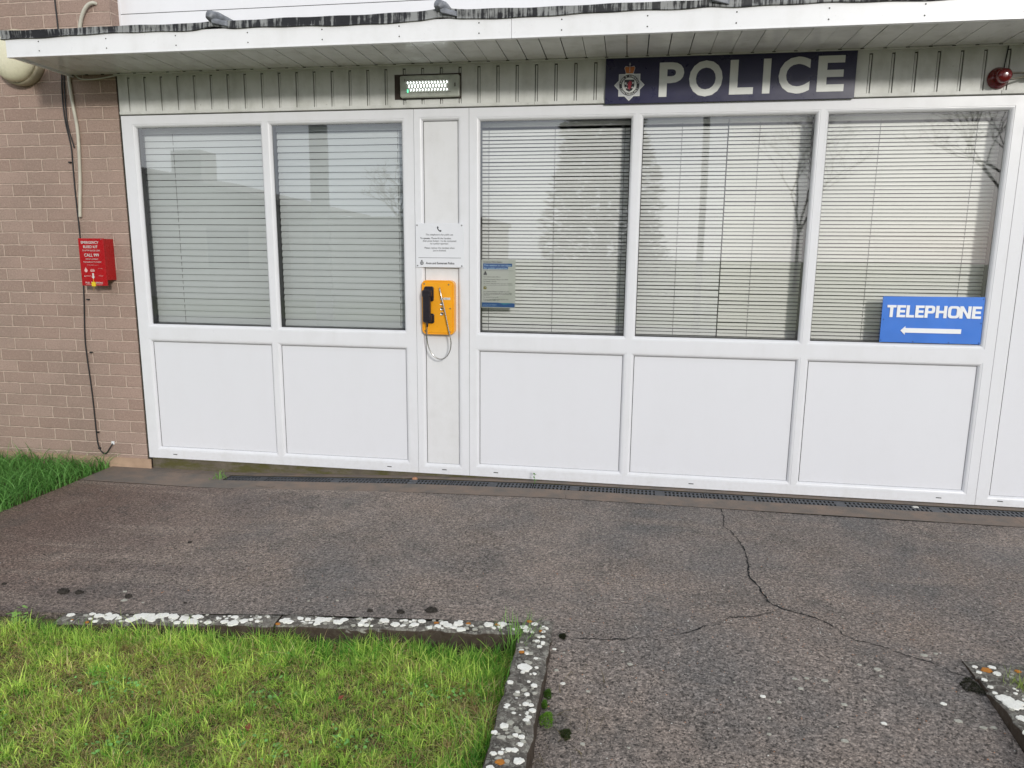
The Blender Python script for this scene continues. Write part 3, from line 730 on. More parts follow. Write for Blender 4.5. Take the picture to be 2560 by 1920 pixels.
b.flat(MB.rrect(xc-.015, xc+.013, 1.2085, 1.2205, .003, 3), Y, 1); text(b, 'NHS', xc-.001, 1.2115, .0062, Y-.0004, 2, width=.018, bold=.02)
text(b, 'partner', xc-.001, 1.2225, .003, Y, 1, width=.022)
b.flat([(-3.319, 1.1775), (-3.311, 1.1775), (-3.315, 1.1855)], Y, 0); text(b, 'AXON', -3.308, 1.1780, .0075, Y, 1, width=.036, left=True)
text(b, 'Scan for help', -3.205, 1.2265, .0035, Y, 0, width=.030); text(b, 'bleed control', -3.203, 1.1850, .003, Y, 1, width=.030); text(b, 'information', -3.203, 1.1800, .003, Y, 1, width=.026)
b.build('lettering', [M['signwhite'], painted('pinkish_white_print', (.70,.45,.42), .5), M['red']], bk)
b = MB(); b.prism([(-3.267,1.119), (-3.243,1.119), (-3.242,1.141), (-3.250,1.147), (-3.260,1.147), (-3.268,1.141)], -.101, -.0945); b.tube([(-3.256,-.097,1.147), (-3.257,-.096,1.158), (-3.256,-.093,1.164)], .0012, 6); b.tube([(-3.255,-.098,1.119), (-3.256,-.099,1.105), (-3.259,-.099,1.093)], .0008, 6)
b.build('seal_tag', M['tagyellow'], bk)
b = MB(); b.lathe((-3.183, -.092, 1.403), [(.003, 0), (.003, .001), (.001, .0015)], n=10); b.build('screw', M['screw'], bk)

# ================================================================== LAMPS AND ALARM
el = thing('emergency_light', 'lit white emergency light panel set in the cladding under the canopy', 'lamp', (-1.135, -.01, 2.19))
b = MB(); b.box(-1.327, -.944, -.0075, -.0045, 2.186, 2.318); b.build('dark_recess_plate', M['brown'], el)  # flat dark plate, its colour stands in for the shaded hole round the fitting
b = MB()
loft(b, [(rpoly(-1.288, -.950, 2.191, 2.306, .010), -.008), (rpoly(-1.288, -.950, 2.191, 2.306, .010), -.030), (rpoly(-1.281, -.957, 2.197, 2.300, .008), -.033)])
b.build('housing', M['fit'], el, bevel=.001)
b = MB()
for zz_, dx, n_ in ((2.268, 0, 14), (2.250, .0078, 13), (2.230, 0, 14)):
    for i in range(n_):
        x = -1.243 + dx + i*.0172
        if zz_ < 2.235 and i == 0: continue
        h = .0062 if dx == 0 else .0085
        w_ = .0022
        b.add([(x-w_, -.0335, zz_), (x-w_*.5, -.0375, zz_-h*.5), (x, -.0335, zz_-h*1.3), (x+w_*.5, -.0375, zz_-h*.5), (x+w_, -.0335, zz_), (x, -.0385, zz_+h*.4), (x, -.0335, zz_+h)], [(0,1,5), (1,3,5), (3,4,5), (1,2,3), (0,5,6), (5,4,6)])
b.build('led_prisms', M['led'], el)
b = MB(); b.box(-1.246, -1.240, -.037, -.0335, 2.216, 2.232); b.build('indicator', M['greenled'], el)
b = MB()
for z in (2.281, 2.215): b.box(-1.258, -.998, -.0345, -.0333, z, z+.0015)
b.box(-.978, -.970, -.036, -.0333, 2.243, 2.262); b.box(-1.262, -1.258, -.0345, -.0333, 2.275, 2.289)
b.build('diffuser_ribs', M['bracket'], el)

al = thing('alarm_beacon', 'dark red alarm beacon on the cladding right of the navy sign', 'beacon', (1.79, 0, 2.17))
b = MB(); b.lathe((1.777, -.004, 2.214), [(.050, 0), (.052, .006), (.049, .012), (.041, .022), (.036, .030)], n=40); b.build('base_dish', M['alarmred'], al)
b = MB(); b.lathe((1.777, -.03, 2.214), [(.034, 0), (.034, .04), (.031, .050), (.022, .056), (.008, .058)], n=36); b.build('lens_cap', M['alarmred'], al)
b = MB()
b.tube([(1.795, -.06, 2.226), (1.86, -.055, 2.226), (1.905, -.04, 2.222)], [.006, .005, .004], 8)
b.tube([(1.795, -.06, 2.196), (1.85, -.055, 2.203), (1.905, -.04, 2.217)], [.005, .0045, .004], 8)
b.box(1.898, 1.926, -.052, -.008, 2.206, 2.236)
b.build('bracket', M['bracket'], al, bevel=.001)
b = MB(); b.tube([(1.796, -.012, 2.258), (1.80, -.010, 2.30), (1.806, -.010, 2.366)], .0028, 8); b.build('feed_wire', M['black'], al)

lp = thing('bulkhead_lamp', 'round cream bulkhead lamp on the brick wall below the canopy end', 'lamp', (-3.655, 0, 2.32))
LC_ = (-3.668, 0, 2.475)
b = MB(); b.lathe(LC_, [(.155, 0), (.158, .02), (.158, .050), (.150, .062), (.146, .062)], n=48); b.build('rim', M['lampring'], lp)
b = MB(); b.lathe(LC_, [(.146, .058), (.144, .085), (.128, .108), (.09, .122), (.04, .128), (.01, .129)], n=48); b.build('glass_dome', M['lamp'], lp)

# ================================================================== CABLES
def cable(name, label, pts, r, mat, y=-.008, cat='cable', it=2):
    b = MB(); p = [(x, (yy if yy is not None else y), z) for x, yy, z in [(q[0], q[1] if len(q) == 3 else None, q[-1]) for q in pts]]
    b.tube(smooth(p, it), r, 8); o = b.build(name, M[mat], None, loc=(p[-1][0], y, min(q[2] for q in p))); tag(o, label, cat); return o
cb = thing('cable', 'long black cable running down the brick wall behind the red box', 'cable', (-3.30, -.006, .02))
b = MB(); b.tube(smooth([(-3.41,-.008,3.6), (-3.41,-.008,2.80), (-3.405,-.008,2.66), (-3.408,-.008,2.39), (-3.421,-.008,2.30), (-3.422,-.008,2.12), (-3.40,-.008,2.0), (-3.393,-.008,1.95), (-3.395,-.008,1.87), (-3.398,-.008,1.69), (-3.392,-.008,1.40), (-3.401,-.008,1.11), (-3.43,-.008,.795), (-3.43,-.008,.69), (-3.415,-.008,.428), (-3.414,-.008,.16), (-3.411,-.008,.07), (-3.384,-.010,.020), (-3.349,-.016,.016), (-3.315,-.016,.065), (-3.302,-.002,.089)], 2), .0042, 8)
b.build('sheath', M['black'], cb)
for x, z in ((-3.419,1.87), (-3.385,1.03), (-3.40,.69), (-3.408,.16), (-3.405,.052)):
    b = MB(); b.box(x-.004, x+.012, -.013, 0, z-.004, z+.004); b.build('cable_clip', M['black'], cb)
b = MB(); b.box(-3.312, -3.292, -.006, 0, .082, .102); b.build('entry_plate', M['letter'], cb, bevel=.001)
cable('cable', 'short black cable doubled beside the long one near the canopy', [(-3.395,2.39), (-3.402,2.30), (-3.408,2.12), (-3.402,2.07), (-3.385,2.0), (-3.374,1.955)], .004, 'black')
cable('conduit', 'cream flexible conduit hanging on the brick wall below the canopy', [(-3.362,2.395), (-3.360,2.30), (-3.352,2.20), (-3.334,2.07), (-3.340,1.93), (-3.347,1.82), (-3.352,1.75), (-3.364,1.66), (-3.376,1.54)], .0095, 'hose', -.012, 'conduit')
cable('conduit', 'cream pipe end coming out of the brick above the canopy', [(-3.145,.002,2.765), (-3.155,-.016,2.768), (-3.19,-.018,2.755), (-3.225,-.016,2.715), (-3.25,-.014,2.66), (-3.268,-.014,2.56), (-3.27,-.014,2.50)], .0105, 'hose', -.014, 'conduit')
cable('cable', 'thin white cable looping under the canopy end to the cladding', [(-3.33,-.01,2.385), (-3.30,-.014,2.355), (-3.27,-.016,2.345), (-3.20,-.016,2.343), (-3.13,-.014,2.350), (-3.05,-.012,2.362), (-3.03,-.012,2.366)], .004, 'wire')

# ================================================================== GROUND
def sheet(name, x0, x1, y0, y1, z, mat, n=1):
    b = MB()
    for i in range(n):
        a, c = x0+(x1-x0)*i/n, x0+(x1-x0)*(i+1)/n
        b.quad((a, y0, z), (c, y0, z), (c, y1, z), (a, y1, z))
    o = b.build(name, mat, None, loc=((x0+x1)/2, (y0+y1)/2, z)); tag(o, kind='structure'); return o
sheet('ground', -300, 300, -300, 300, -.32, M['landsheet'])
sheet('road', -120, 120, -13, -8.2, -.30, M['road'])
# tarmac path: landing in front of the building, ramp between the kerbs
b = MB()
def grid(fz, xs_, rows):
    n = len(xs_); vs = []
    for r_ in rows: vs += [(x, r_(x), fz(x, r_(x))) for x in xs_]
    b.add(vs, [(j*n+i, (j+1)*n+i, (j+1)*n+i+1, j*n+i+1) for j in range(len(rows)-1) for i in range(n-1)], 0, True)
bm_ = lambda x, y: .0025*math.sin(x*2.1+y*3.2)*math.sin(y*1.7-x)
xsl = list(np.linspace(-3.32, -.335, 46)) + list(np.linspace(-.30, 1.165, 20)) + list(np.linspace(1.25, 4.6, 24))
def yb(x): return kerb_y(x) if x < -.233 else -1.668
rows = [(lambda x, t=t: -.295 + (yb(x)+.295)*t) for t in np.linspace(0, 1, 14)]
grid(lambda x, y: g(x)+bm_(x, y), xsl, rows)
xr = [-.335]+[x for x in xsl if -.31 < x < 1.2]
rows = [(lambda x, t=t: -1.668 + (-7.5+1.668)*t) for t in list(np.linspace(0, .2, 40))+list(np.linspace(.23, 1, 30))]
grid(lambda x, y: g(x)+bm_(x, y)+ramp_z(y), xr, rows)
# left edge and broken front edge
n = len(b.v)
b.quad((-3.32,-.05,g(-3.3)), (-3.32,kerb_y(-3.32),g(-3.3)), (-3.32,kerb_y(-3.32),-.3), (-3.32,-.05,-.3))
b.quad((-3.32,kerb_y(-3.32),g(-3.3)), (-2.1,kerb_y(-2.1),g(-2.1)), (-2.1,kerb_y(-2.1),-.3), (-3.32,kerb_y(-3.32),-.3))
blobr = random.Random(11)
def blob(b, x, y, z, r, mat, rr=blobr, sq=.85, th=.0015):
    n = 20; ph = rr.uniform(0, 6); so_ = rr.uniform(0, 50)
    k = [1+.30*mn.noise((1.3*math.cos(2*math.pi*i/n)+so_, 1.3*math.sin(2*math.pi*i/n), 0))+.13*rr.uniform(-1, 1) for i in range(n)]
    P = [(x+r*k[i]*math.cos(ph+2*math.pi*i/n), y+sq*r*k[i]*math.sin(ph+2*math.pi*i/n)) for i in range(n)]
    vs = [(p[0], p[1], z-.002) for p in P] + [(x+(p[0]-x)*.93, y+(p[1]-y)*.93, z+th) for p in P] + [(x, y, z+th*1.4)]
    b.add(vs, [(i, (i+1) % n, (i+1) % n+n, i+n) for i in range(n)] + [(n+i, n+(i+1) % n, 2*n) for i in range(n)], mat)
CH = [(1.048,-1.655,.0131),(1.092,-1.637,.0085),(.814,-1.744,.0092),(.867,-1.759,.0138),(.868,-1.792,.0091),(.588,-1.844,.0087),(.626,-1.837,.0088),(.681,-1.839,.0121),(.597,-1.887,.0097),(.518,-1.957,.0084),(.714,-1.94,.0118),(.784,-1.909,.0065),(1.018,-1.893,.0113),(1.032,-1.961,.0133),(1.095,-1.978,.0111),(1.125,-1.973,.0112),(.677,-2.087,.0123),(.476,-2.028,.0061),(.464,-2.092,.008),(.848,-1.425,.0045),(.81,-2.002,.0106),(.033,-1.787,.0065),(.058,-1.848,.0106),(-.167,-1.823,.0054),(-.202,-1.809,.0086),(-.184,-1.912,.0094),(-.157,-1.97,.0102),(-.075,-1.993,.0081),(.392,-1.888,.0042),(.472,-1.939,.0105),(.055,-2.199,.0057),(-.078,-2.204,.0095)]
def pathz(x, y): return g(x)+bm_(x, y)+ramp_z(y)
for x, y, r_ in CH: blob(b, x, y, pathz(x, y)+.0018, r_*.85, blobr.choice((1, 1, 2, 1)), sq=.7, th=.0008)
for x, y, r_ in ((-1.95,-1.69,.014), (-2.0,-1.62,.008), (-1.86,-1.70,.006), (-1.08,-1.61,.006), (-1.19,-1.63,.005), (-2.38,-1.79,.02), (-2.43,-1.80,.015), (-2.26,-1.80,.012), (-2.19,-1.79,.01), (-2.55,-1.80,.018), (-2.15,-1.76,.007)):
    blob(b, x, y, pathz(x, y)+.0018, r_, 1, sq=.7, th=.0008)
# old cracks, narrow and ragged
crack = [(.543,-.29),(.542,-.424),(.523,-.557),(.547,-.612),(.568,-.73),(.581,-.824),(.579,-.928),(.565,-1.053),(.554,-1.123),(.58,-1.216),(.594,-1.349),(.643,-1.402),(.702,-1.427),(.739,-1.448),(.759,-1.462),(.803,-1.513),(.813,-1.563),(.847,-1.595),(.887,-1.604),(.933,-1.625),(.969,-1.655),(1.001,-1.675),(1.053,-1.692),(1.10,-1.735),(1.16,-1.76)]
crack2 = [(-.217,-1.736),(-.105,-1.738),(.008,-1.726),(.09,-1.704),(.245,-1.655),(.276,-1.632),(.321,-1.587),(.378,-1.562),(.411,-1.524),(.436,-1.498),(.524,-1.477),(.60,-1.43)]
def ribbon(b, pts, w, mat, seed):
    r = random.Random(seed); q = []
    for a, c in zip(pts, pts[1:]):
        for k_ in range(6):
            t = k_/6; q.append((a[0]+(c[0]-a[0])*t+r.uniform(-.004, .004), a[1]+(c[1]-a[1])*t+r.uniform(-.004, .004)))
    q.append(pts[-1]); L = []
    for i, p in enumerate(q):
        a, c = q[max(0, i-1)], q[min(len(q)-1, i+1)]
        d = math.hypot(c[0]-a[0], c[1]-a[1]) or 1; nx, ny = -(c[1]-a[1])/d, (c[0]-a[0])/d
        ww = w(i/len(q))*r.uniform(.25, 1.3)
        z = pathz(*p)+.0018
        L += [(p[0]+nx*ww, p[1]+ny*ww, z), (p[0]-nx*ww, p[1]-ny*ww, z)]
    b.add(L, [(2*i, 2*i+1, 2*i+3, 2*i+2) for i in range(len(q)-1)], mat)
ribbon(b, crack, lambda t: .0022 if t < .2 else (.0040 if t < .62 else .0020), 3, 1)
ribbon(b, crack2, lambda t: .0012+.002*math.sin(t*9)**2, 3, 2)
pth = b.build('path', [M['path'], M['lichengrey'], M['lichen'], M['slot']], None, loc=(0, -1, 0)); tag(pth, kind='structure')
# smooth concrete apron with the drain let into it
b = MB(); xsa = list(np.linspace(-3.32, 4.6, 60))
def strip(y0, y1, dz, x0=-3.32, mat=0, z=None):
    q = [x for x in xsa if x >= x0]
    if q[0] > x0: q = [x0]+q
    vs = [(x, y0, g(x)+dz) for x in q] + [(x, y1, g(x)+dz) for x in q]; n_ = len(q)
    b.add(vs, [(i, i+1, i+1+n_, i+n_) for i in range(n_-1)], mat, True)
def front(x): return -.295
vs = []
strip(-.297, -.146, .002); strip(-.045, .02, .003)
b.quad((-3.32,-.1462,g(-3.3)+.002), (-2.452,-.1462,g(-2.45)+.002), (-2.452,-.0448,g(-2.45)+.002), (-3.32,-.0448,g(-3.3)+.003))
b.quad((-3.321,-.30,-.068), (-3.321,.0,-.068), (-3.321,.0,-.3), (-3.321,-.30,-.3))
strip(-.146, -.045, -.035, -2.452, 1)
r2 = random.Random(5)
ribbonpts = [(-2.169,-.246), (-2.12,-.262), (-2.057,-.275), (-2.045,-.245)]
tmp = b
ribbon(b, [(p[0], p[1]) for p in ribbonpts], lambda t: .0018, 1, 8)
ribbon(b, [(x_, -.2975+.002*math.sin(x_*3)) for x_ in np.arange(-.45, 3.6, .1)], lambda t: .0022, 1, 77)
for x_ in (-.30, .37, 1.18, 2.05): ribbon(b, [(x_, -.148), (x_+.005, -.296)], lambda t: .0008, 1, int(x_*10)+30)
b.build('apron', [M['apron'], M['slot']], None, loc=(0, -.2, 0)); tag(bpy.data.objects['apron'], kind='structure')
# thin dark joint between apron and tarmac
# drain channel grates
dr = thing('drain_channel', 'narrow black slotted drain channel along the foot of the white units', 'drain', (0, -.095, 0))
gx = -2.45
while gx < 3.3:
    b = MB(); L = .4855; nb = 22; p = L/nb
    zf = lambda x: g(x)-.001
    def bar(xa, xb, ya, yb_, h=.006):
        za, zb_ = zf(xa), zf(xb)
        b.hexa([(xa,ya,za-h), (xb,ya,zb_-h), (xb,yb_,zb_-h), (xa,yb_,za-h), (xa,ya,za), (xb,ya,zb_), (xb,yb_,zb_), (xa,yb_,za)])
    xa, xb = gx+.002, gx+L-.002
    for ya, yb_ in ((-.145, -.133), (-.101, -.091), (-.057, -.046)): bar(xa, xb, ya, yb_)
    for k_ in range(nb+1):
        c_ = gx + p*k_; w_ = .0050 if 0 < k_ < nb else .008
        if k_ in (11,): w_ = .018
        for ya, yb_ in ((-.133, -.101), (-.091, -.057)):
            bar(max(xa, c_-w_), min(xb, c_+w_), ya, yb_)
    b.build('grate', M['grate'], dr); gx += L+.002

# ---------------------------------------------------------------- kerbs
LA = [(-2.068,-1.834,.0164),(-1.886,-1.838,.0342),(-1.804,-1.846,.0207),(-1.79,-1.819,.0233),(-1.752,-1.815,.0284),(-1.725,-1.834,.0281),(-1.705,-1.806,.0282),(-1.693,-1.80,.0205),(-1.778,-1.81,.0208),(-1.649,-1.808,.0203),(-1.598,-1.818,.0201),(-1.561,-1.838,.0297),(-1.555,-1.80,.02),(-1.609,-1.85,.0149),(-1.492,-1.838,.0147),(-1.432,-1.826,.017),(-1.395,-1.832,.0241),(-1.361,-1.812,.0169),(-1.411,-1.79,.0147),(-1.953,-1.83,.0187),(-1.987,-1.82,.0135),(-1.92,-1.815,.0133),(-1.835,-1.86,.0078),(-1.968,-1.855,.008),(-1.339,-1.801,.0096)]
LB = [(-1.215,-1.797,.0144),(-1.194,-1.794,.026),(-1.174,-1.775,.0213),(-1.158,-1.773,.0142),(-1.125,-1.774,.0141),(-1.078,-1.775,.0281),(-1.054,-1.766,.0187),(-1.08,-1.8,.0139),(-1.004,-1.777,.0208),(-.989,-1.76,.0163),(-.917,-1.778,.0137),(-.915,-1.756,.0138),(-.84,-1.745,.0207),(-.791,-1.765,.0181),(-.721,-1.757,.018),(-.701,-1.73,.0159),(-.66,-1.772,.0112),(-.634,-1.756,.0134),(-.615,-1.734,.018),(-.597,-1.746,.0179),(-.562,-1.729,.0202),(-.544,-1.768,.0177),(-.576,-1.76,.0111),(-.451,-1.722,.0201),(-.404,-1.71,.0201),(-.873,-1.788,.0068),(-.741,-1.74,.0069)]
LCC = [(-.322,-1.716,.0155),(-.287,-1.69,.0135),(-.242,-1.708,.0066),(-.248,-1.769,.0087),(-.252,-1.835,.0106),(-.243,-1.807,.0086),(-.284,-1.965,.0265),(-.286,-1.992,.0081),(-.254,-2.153,.0115),(-.238,-2.156,.0095),(-.257,-2.106,.0097),(-.241,-2.058,.0118),(-.283,-2.202,.0075),(-.263,-2.296,.0091),(-.245,-2.3,.0109),(-.257,-2.356,.0107),(-.241,-2.397,.0158),(-.287,-2.1,.0078),(-.318,-2.053,.0119),(-.303,-2.262,.0148),(-.273,-2.358,.0107),(-.292,-2.373,.0089),(-.31,-2.435,.0139),(-.324,-2.294,.011)]
LR = [(1.194,-1.881,.0275),(1.205,-1.908,.0297),(1.226,-1.896,.0161),(1.235,-1.743,.0144),(1.182,-1.712,.0096),(1.237,-1.706,.0122),(1.177,-2.044,.0153),(1.20,-1.975,.0202),(1.180,-1.744,.0095),(1.179,-1.784,.0094),(1.179,-1.823,.0093),(1.177,-1.854,.0081),(1.24,-2.10,.02),(1.20,-2.15,.017)]
def kerb(label, path_, w, top, h, inside, li=(), orr=(), seed=1, grey=30):
    grey = int(grey*1.5)
    """path_: two end points of the edge on the tarmac side; inside: unit vector across the kerb"""
    b = MB(); a, c = Vector(path_[0]+(0,)), Vector(path_[1]+(0,)); L = (c-a).length; n = max(3, int(L/.02)); d = (c-a)/L
    iv = Vector(inside+(0,)); rr = random.Random(seed)
    P = [(0, -h), (0, -.012), (.003, -.004), (.011, 0), (w*.5, .0015), (w-.012, 0), (w-.003, -.005), (w, -.014), (w, -h)]
    vs = []
    for i in range(n+1):
        for j, (u, z) in enumerate(P):
            p = a+d*(L*i/n)+iv*u; zt = top(p.x, p.y)
            q = Vector((p.x, p.y, zt+z)); nz = mn.noise_vector(q*14)*.008+mn.noise_vector(q*45)*.005
            if 0 < j < 8 and 0 < i < n: q += nz
            elif j in (0, 8): q += Vector((nz.x, nz.y, 0))
            vs.append(q)
    m_ = len(P)
    b.add(vs, [(i*m_+j, i*m_+j+1, (i+1)*m_+j+1, (i+1)*m_+j) for i in range(n) for j in range(m_-1)], 0, True)
    b.add([vs[j] for j in range(m_)], [tuple(range(m_))[::-1]]); b.add([vs[n*m_+j] for j in range(m_)], [tuple(range(m_))])
    for x, y, r_ in li: blob(b, x, y, top(x, y)+.0035, r_*.92, 1, rr, .8)
    for x, y, r_ in orr: blob(b, x, y, top(x, y)+.003, r_*.9, 2, rr, .8)
    for _ in range(grey):
        t_, u = rr.uniform(.02, .98), rr.uniform(.015, w-.015); p = a+d*(L*t_)+iv*u
        blob(b, p.x, p.y, top(p.x, p.y)+.002, rr.uniform(.003, .011), rr.choice((1, 3, 3)), rr, .8)
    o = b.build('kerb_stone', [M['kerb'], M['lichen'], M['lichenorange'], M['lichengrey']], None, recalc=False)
    tag(o, label, 'kerb', 'lichened edging kerbs round the lawns'); return o
tz = lambda x, y: g(x)+.004
nn = Vector((.0766, -1)).normalized(); nin = (-.0764*-1*0+nn.x*-0, 0)
along = Vector((1, .0766)).normalized(); inw = (along.y, -along.x)
kerb('long edging kerb beside the lawn, white lichen blotches, left of the joint', [(-2.1, kerb_y(-2.1)), (-1.243, kerb_y(-1.243))], .088, tz, .2, inw, LA, [(-1.96,-1.88,.008), (-2.03,-1.87,.006)], 3, 60)
kerb('edging kerb of the lawn between the joint and the corner', [(-1.235, kerb_y(-1.235)), (-.338, kerb_y(-.338))], .088, tz, .2, inw, LB, [(-.645,-1.735,.0102), (-.527,-1.724,.0101), (-.418,-1.716,.0112), (-1.222,-1.82,.0096)], 4, 60)
tr = lambda x, y: .004+.012*(y+1.66)
kerb('kerb from the lawn corner running towards the viewer beside the ramp', [(-.215, -1.655), (-.215, -3.7)], .118, tr, .25, (-1, 0), LCC, [(-.308,-1.674,.0112), (-.26,-1.733,.0066), (-.307,-1.876,.0105), (-.287,-2.407,.014)], 5, 160)
kerb('kerb at the right edge of the photo beside the ramp', [(1.166, -1.775), (1.166, -3.7)], .115, tr, .25, (1, 0), LR[:1]+LR[1:3]+LR[6:8]+LR[9:], [], 6, 120)
kerb('kerb at the far right along the landing', [(1.160, -1.664), (4.5, -1.655)], .108, lambda x, y: .004, .2, (0, -1), [LR[3], LR[4], LR[5], LR[8], (1.34,-1.73,.014), (1.5,-1.70,.02)], [(1.212,-1.725,.0192), (1.31,-1.715,.0098)], 7, 60)

# ---------------------------------------------------------------- lawns
LZ = -.088
b = MB(); b.quad((-9, -7.5, LZ), (-.33, -7.5, LZ), (-.33, -1.78, LZ), (-9, -1.78, LZ)); b.quad((-9, -1.78, LZ), (-3.31, -1.78, LZ), (-3.31, 0, LZ), (-9, 0, LZ))
b.quad((-3.32, -1.93, LZ+.004), (-2.09, -1.93, LZ+.004), (-2.09, -1.78, LZ+.004), (-3.32, -1.78, LZ+.004))
b.quad((1.28, -7.5, LZ+.07), (6, -7.5, LZ+.07), (6, -1.76, LZ+.07), (1.28, -1.76, LZ+.07))
lw = b.build('lawn_soil', M['soil'], None, loc=(-3, -3, LZ)); tag(lw, kind='structure')
rng = np.random.default_rng(5)
def fieldnoise(x, y, s, seed):
    r = np.random.default_rng(seed); v = np.zeros_like(x); x, y = x+.05*np.sin(y*21+seed)+.02*np.sin(y*63), y+.05*np.sin(x*19+seed)+.02*np.sin(x*57)
    for k_ in range(7):
        a = r.uniform(0, 6.28); f = s*r.uniform(.4, 2.2); ph_ = r.uniform(0, 6.28)
        v += np.sin((x*np.cos(a)+y*np.sin(a))*f+ph_)
    return v/7**.5
def blades(name, x, y, z, h, w, lean, col, mat, curl=.5, seg=3):
    n = len(x); th = rng.uniform(0, 2*np.pi, n); fa = rng.uniform(0, 2*np.pi, n)
    V_ = np.zeros((n, 2*seg+1, 3)); 
    dx, dy = np.cos(th), np.sin(th); wx, wy = np.cos(fa), np.sin(fa)
    for k_ in range(seg+1):
        t = k_/seg; off = lean*h*(t**(1+curl*2)); zz_ = h*(t-.35*lean*lean*t*t*np.minimum(1, curl*2)); ww = w*(1-t**1.7)*.5
        cxp, cyp, czp = x+dx*off, y+dy*off, z+np.maximum(zz_, .002)
        if k_ < seg:
            V_[:, 2*k_, 0] = cxp-wx*ww; V_[:, 2*k_, 1] = cyp-wy*ww; V_[:, 2*k_, 2] = czp
            V_[:, 2*k_+1, 0] = cxp+wx*ww; V_[:, 2*k_+1, 1] = cyp+wy*ww; V_[:, 2*k_+1, 2] = czp
        else: V_[:, 2*seg, 0] = cxp; V_[:, 2*seg, 1] = cyp; V_[:, 2*seg, 2] = czp
    nv = 2*seg+1; q = []
    for k_ in range(seg-1): q.append([2*k_, 2*k_+1, 2*k_+3, 2*k_+2])
    me = bpy.data.meshes.new(name); base = np.arange(n)*nv
    quads = np.concatenate([base[:, None]+np.array(f)[None] for f in q]) if q else np.zeros((0, 4), int)
    tris = base[:, None]+np.array([2*seg-2, 2*seg-1, 2*seg])[None]
    loops = np.concatenate([quads.ravel(), tris.ravel()]).astype(np.int32)
    me.vertices.add(n*nv); me.vertices.foreach_set('co', V_.ravel().astype(np.float32))
    me.loops.add(len(loops)); me.loops.foreach_set('vertex_index', loops)
    np_ = len(quads)+len(tris); me.polygons.add(np_)
    st = np.concatenate([np.arange(len(quads))*4, len(quads)*4+np.arange(len(tris))*3]).astype(np.int32)
    me.polygons.foreach_set('loop_start', st)
    me.update(calc_edges=True); me.validate()
    at = me.color_attributes.new('Col', 'FLOAT_COLOR', 'POINT')
    cc = np.ones((n, nv, 4), np.float32); cc[:, :, :3] = col[:, None, :]
    at.data.foreach_set('color', cc.ravel())
    me.materials.append(mat)
    o = bpy.data.objects.new(name, me); C.objects.link(o); return o
def pal(n, x, y, dry, bright):
    """fresh green to straw"""
    G1 = np.array([.12,.36,.04]); G2 = np.array([.80,.98,.22]); S1 = np.array([.85,.72,.38]); S2 = np.array([.30,.17,.07]); B = np.array([.045,.105,.02])
    t = np.clip(bright+.38*rng.normal(size=n), 0, 1)[:, None]
    c = G1*(1-t)+G2*t
    m = rng.random(n) < dry
    s_ = rng.random(n)[:, None]; sc = S1*s_+S2*(1-s_); c[m] = sc[m]
    return c*rng.uniform(.75, 1.2, n)[:, None]
def lawn(n, xa, xb, ya, yb_, seed):
    x = rng.uniform(xa, xb, n); y = rng.uniform(ya, yb_, n); return x, y
# main lawn
x, y = lawn(165000, -3.5, -.335, -3.1, -1.80, 1)
k1 = fieldnoise(x, y, 30, 1); k2 = fieldnoise(x, y, 9, 2); k3 = fieldnoise(x, y, 70, 3)
edge = np.clip((y+2.02)/.16, 0, 1)*1.0; edge2 = np.clip((x+.55)/.16, 0, 1)
keep = (y < -1.815+(x+2.1)*.0766-.088)
keep &= rng.random(len(x)) < np.clip(.78+.25*k3+.18*k1+.3*edge, .2, 1)*np.clip(1.25-.25*(-1.9-y), .5, 1)
x, y, k1, k2, k3, edge, edge2 = [a[keep] for a in (x, y, k1, k2, k3, edge, edge2)]
n = len(x); h = (.026+.012*k1+.006*k2+.034*np.maximum(edge, edge2))*rng.uniform(.6, 1.5, n)
tall = rng.random(n) < .03; h = np.clip(h, .012, .095)*np.where(tall, 1.5, 1)
dry = np.clip(.28-.26*k1+.20*k2-.26*edge-.05*edge2, .04, .75); br = np.clip(.62+.20*k2-.40*np.maximum(edge*.7, edge2), 0, 1)
lean = np.clip(rng.normal(.7, .42, n)+.5*(rng.random(n) < dry), 0, 1.6)
cl_ = pal(n, x, y, dry, br); wd_ = rng.uniform(.0018, .0048, n)
# coarser clumps of longer blades
nc = 520; cx_ = rng.uniform(-3.4, -.36, nc); cy_ = np.where(rng.random(nc) < .3, rng.uniform(-2.02, -1.90, nc), rng.uniform(-3.0, -1.92, nc)); per = 22
X = np.repeat(cx_, per)+rng.normal(0, .010, nc*per); Y_ = np.repeat(cy_, per)+rng.normal(0, .010, nc*per); X = np.minimum(X, -.338)
tone = np.repeat(rng.random(nc), per)[:, None]; cc_ = (np.array([.16,.42,.05])*(1-tone)+np.array([.72,.90,.20])*tone)*rng.uniform(.7, 1.2, (nc*per, 1))
x = np.concatenate([x, X]); y = np.concatenate([y, Y_]); h = np.concatenate([h, np.repeat(rng.uniform(.03, .075, nc), per)*rng.uniform(.5, 1.1, nc*per)])
wd_ = np.concatenate([wd_, rng.uniform(.0025, .0055, nc*per)]); lean = np.concatenate([lean, rng.uniform(.1, 1.1, nc*per)]); cl_ = np.concatenate([cl_, cc_]); n = len(x)
o = blades('lawn_grass', x, y, np.full(n, LZ)+.001, h, wd_, lean, cl_, M['grass'])
tag(o, 'bright green mown lawn with brown thatch in front of the lichened kerb', 'grass', kind='stuff')
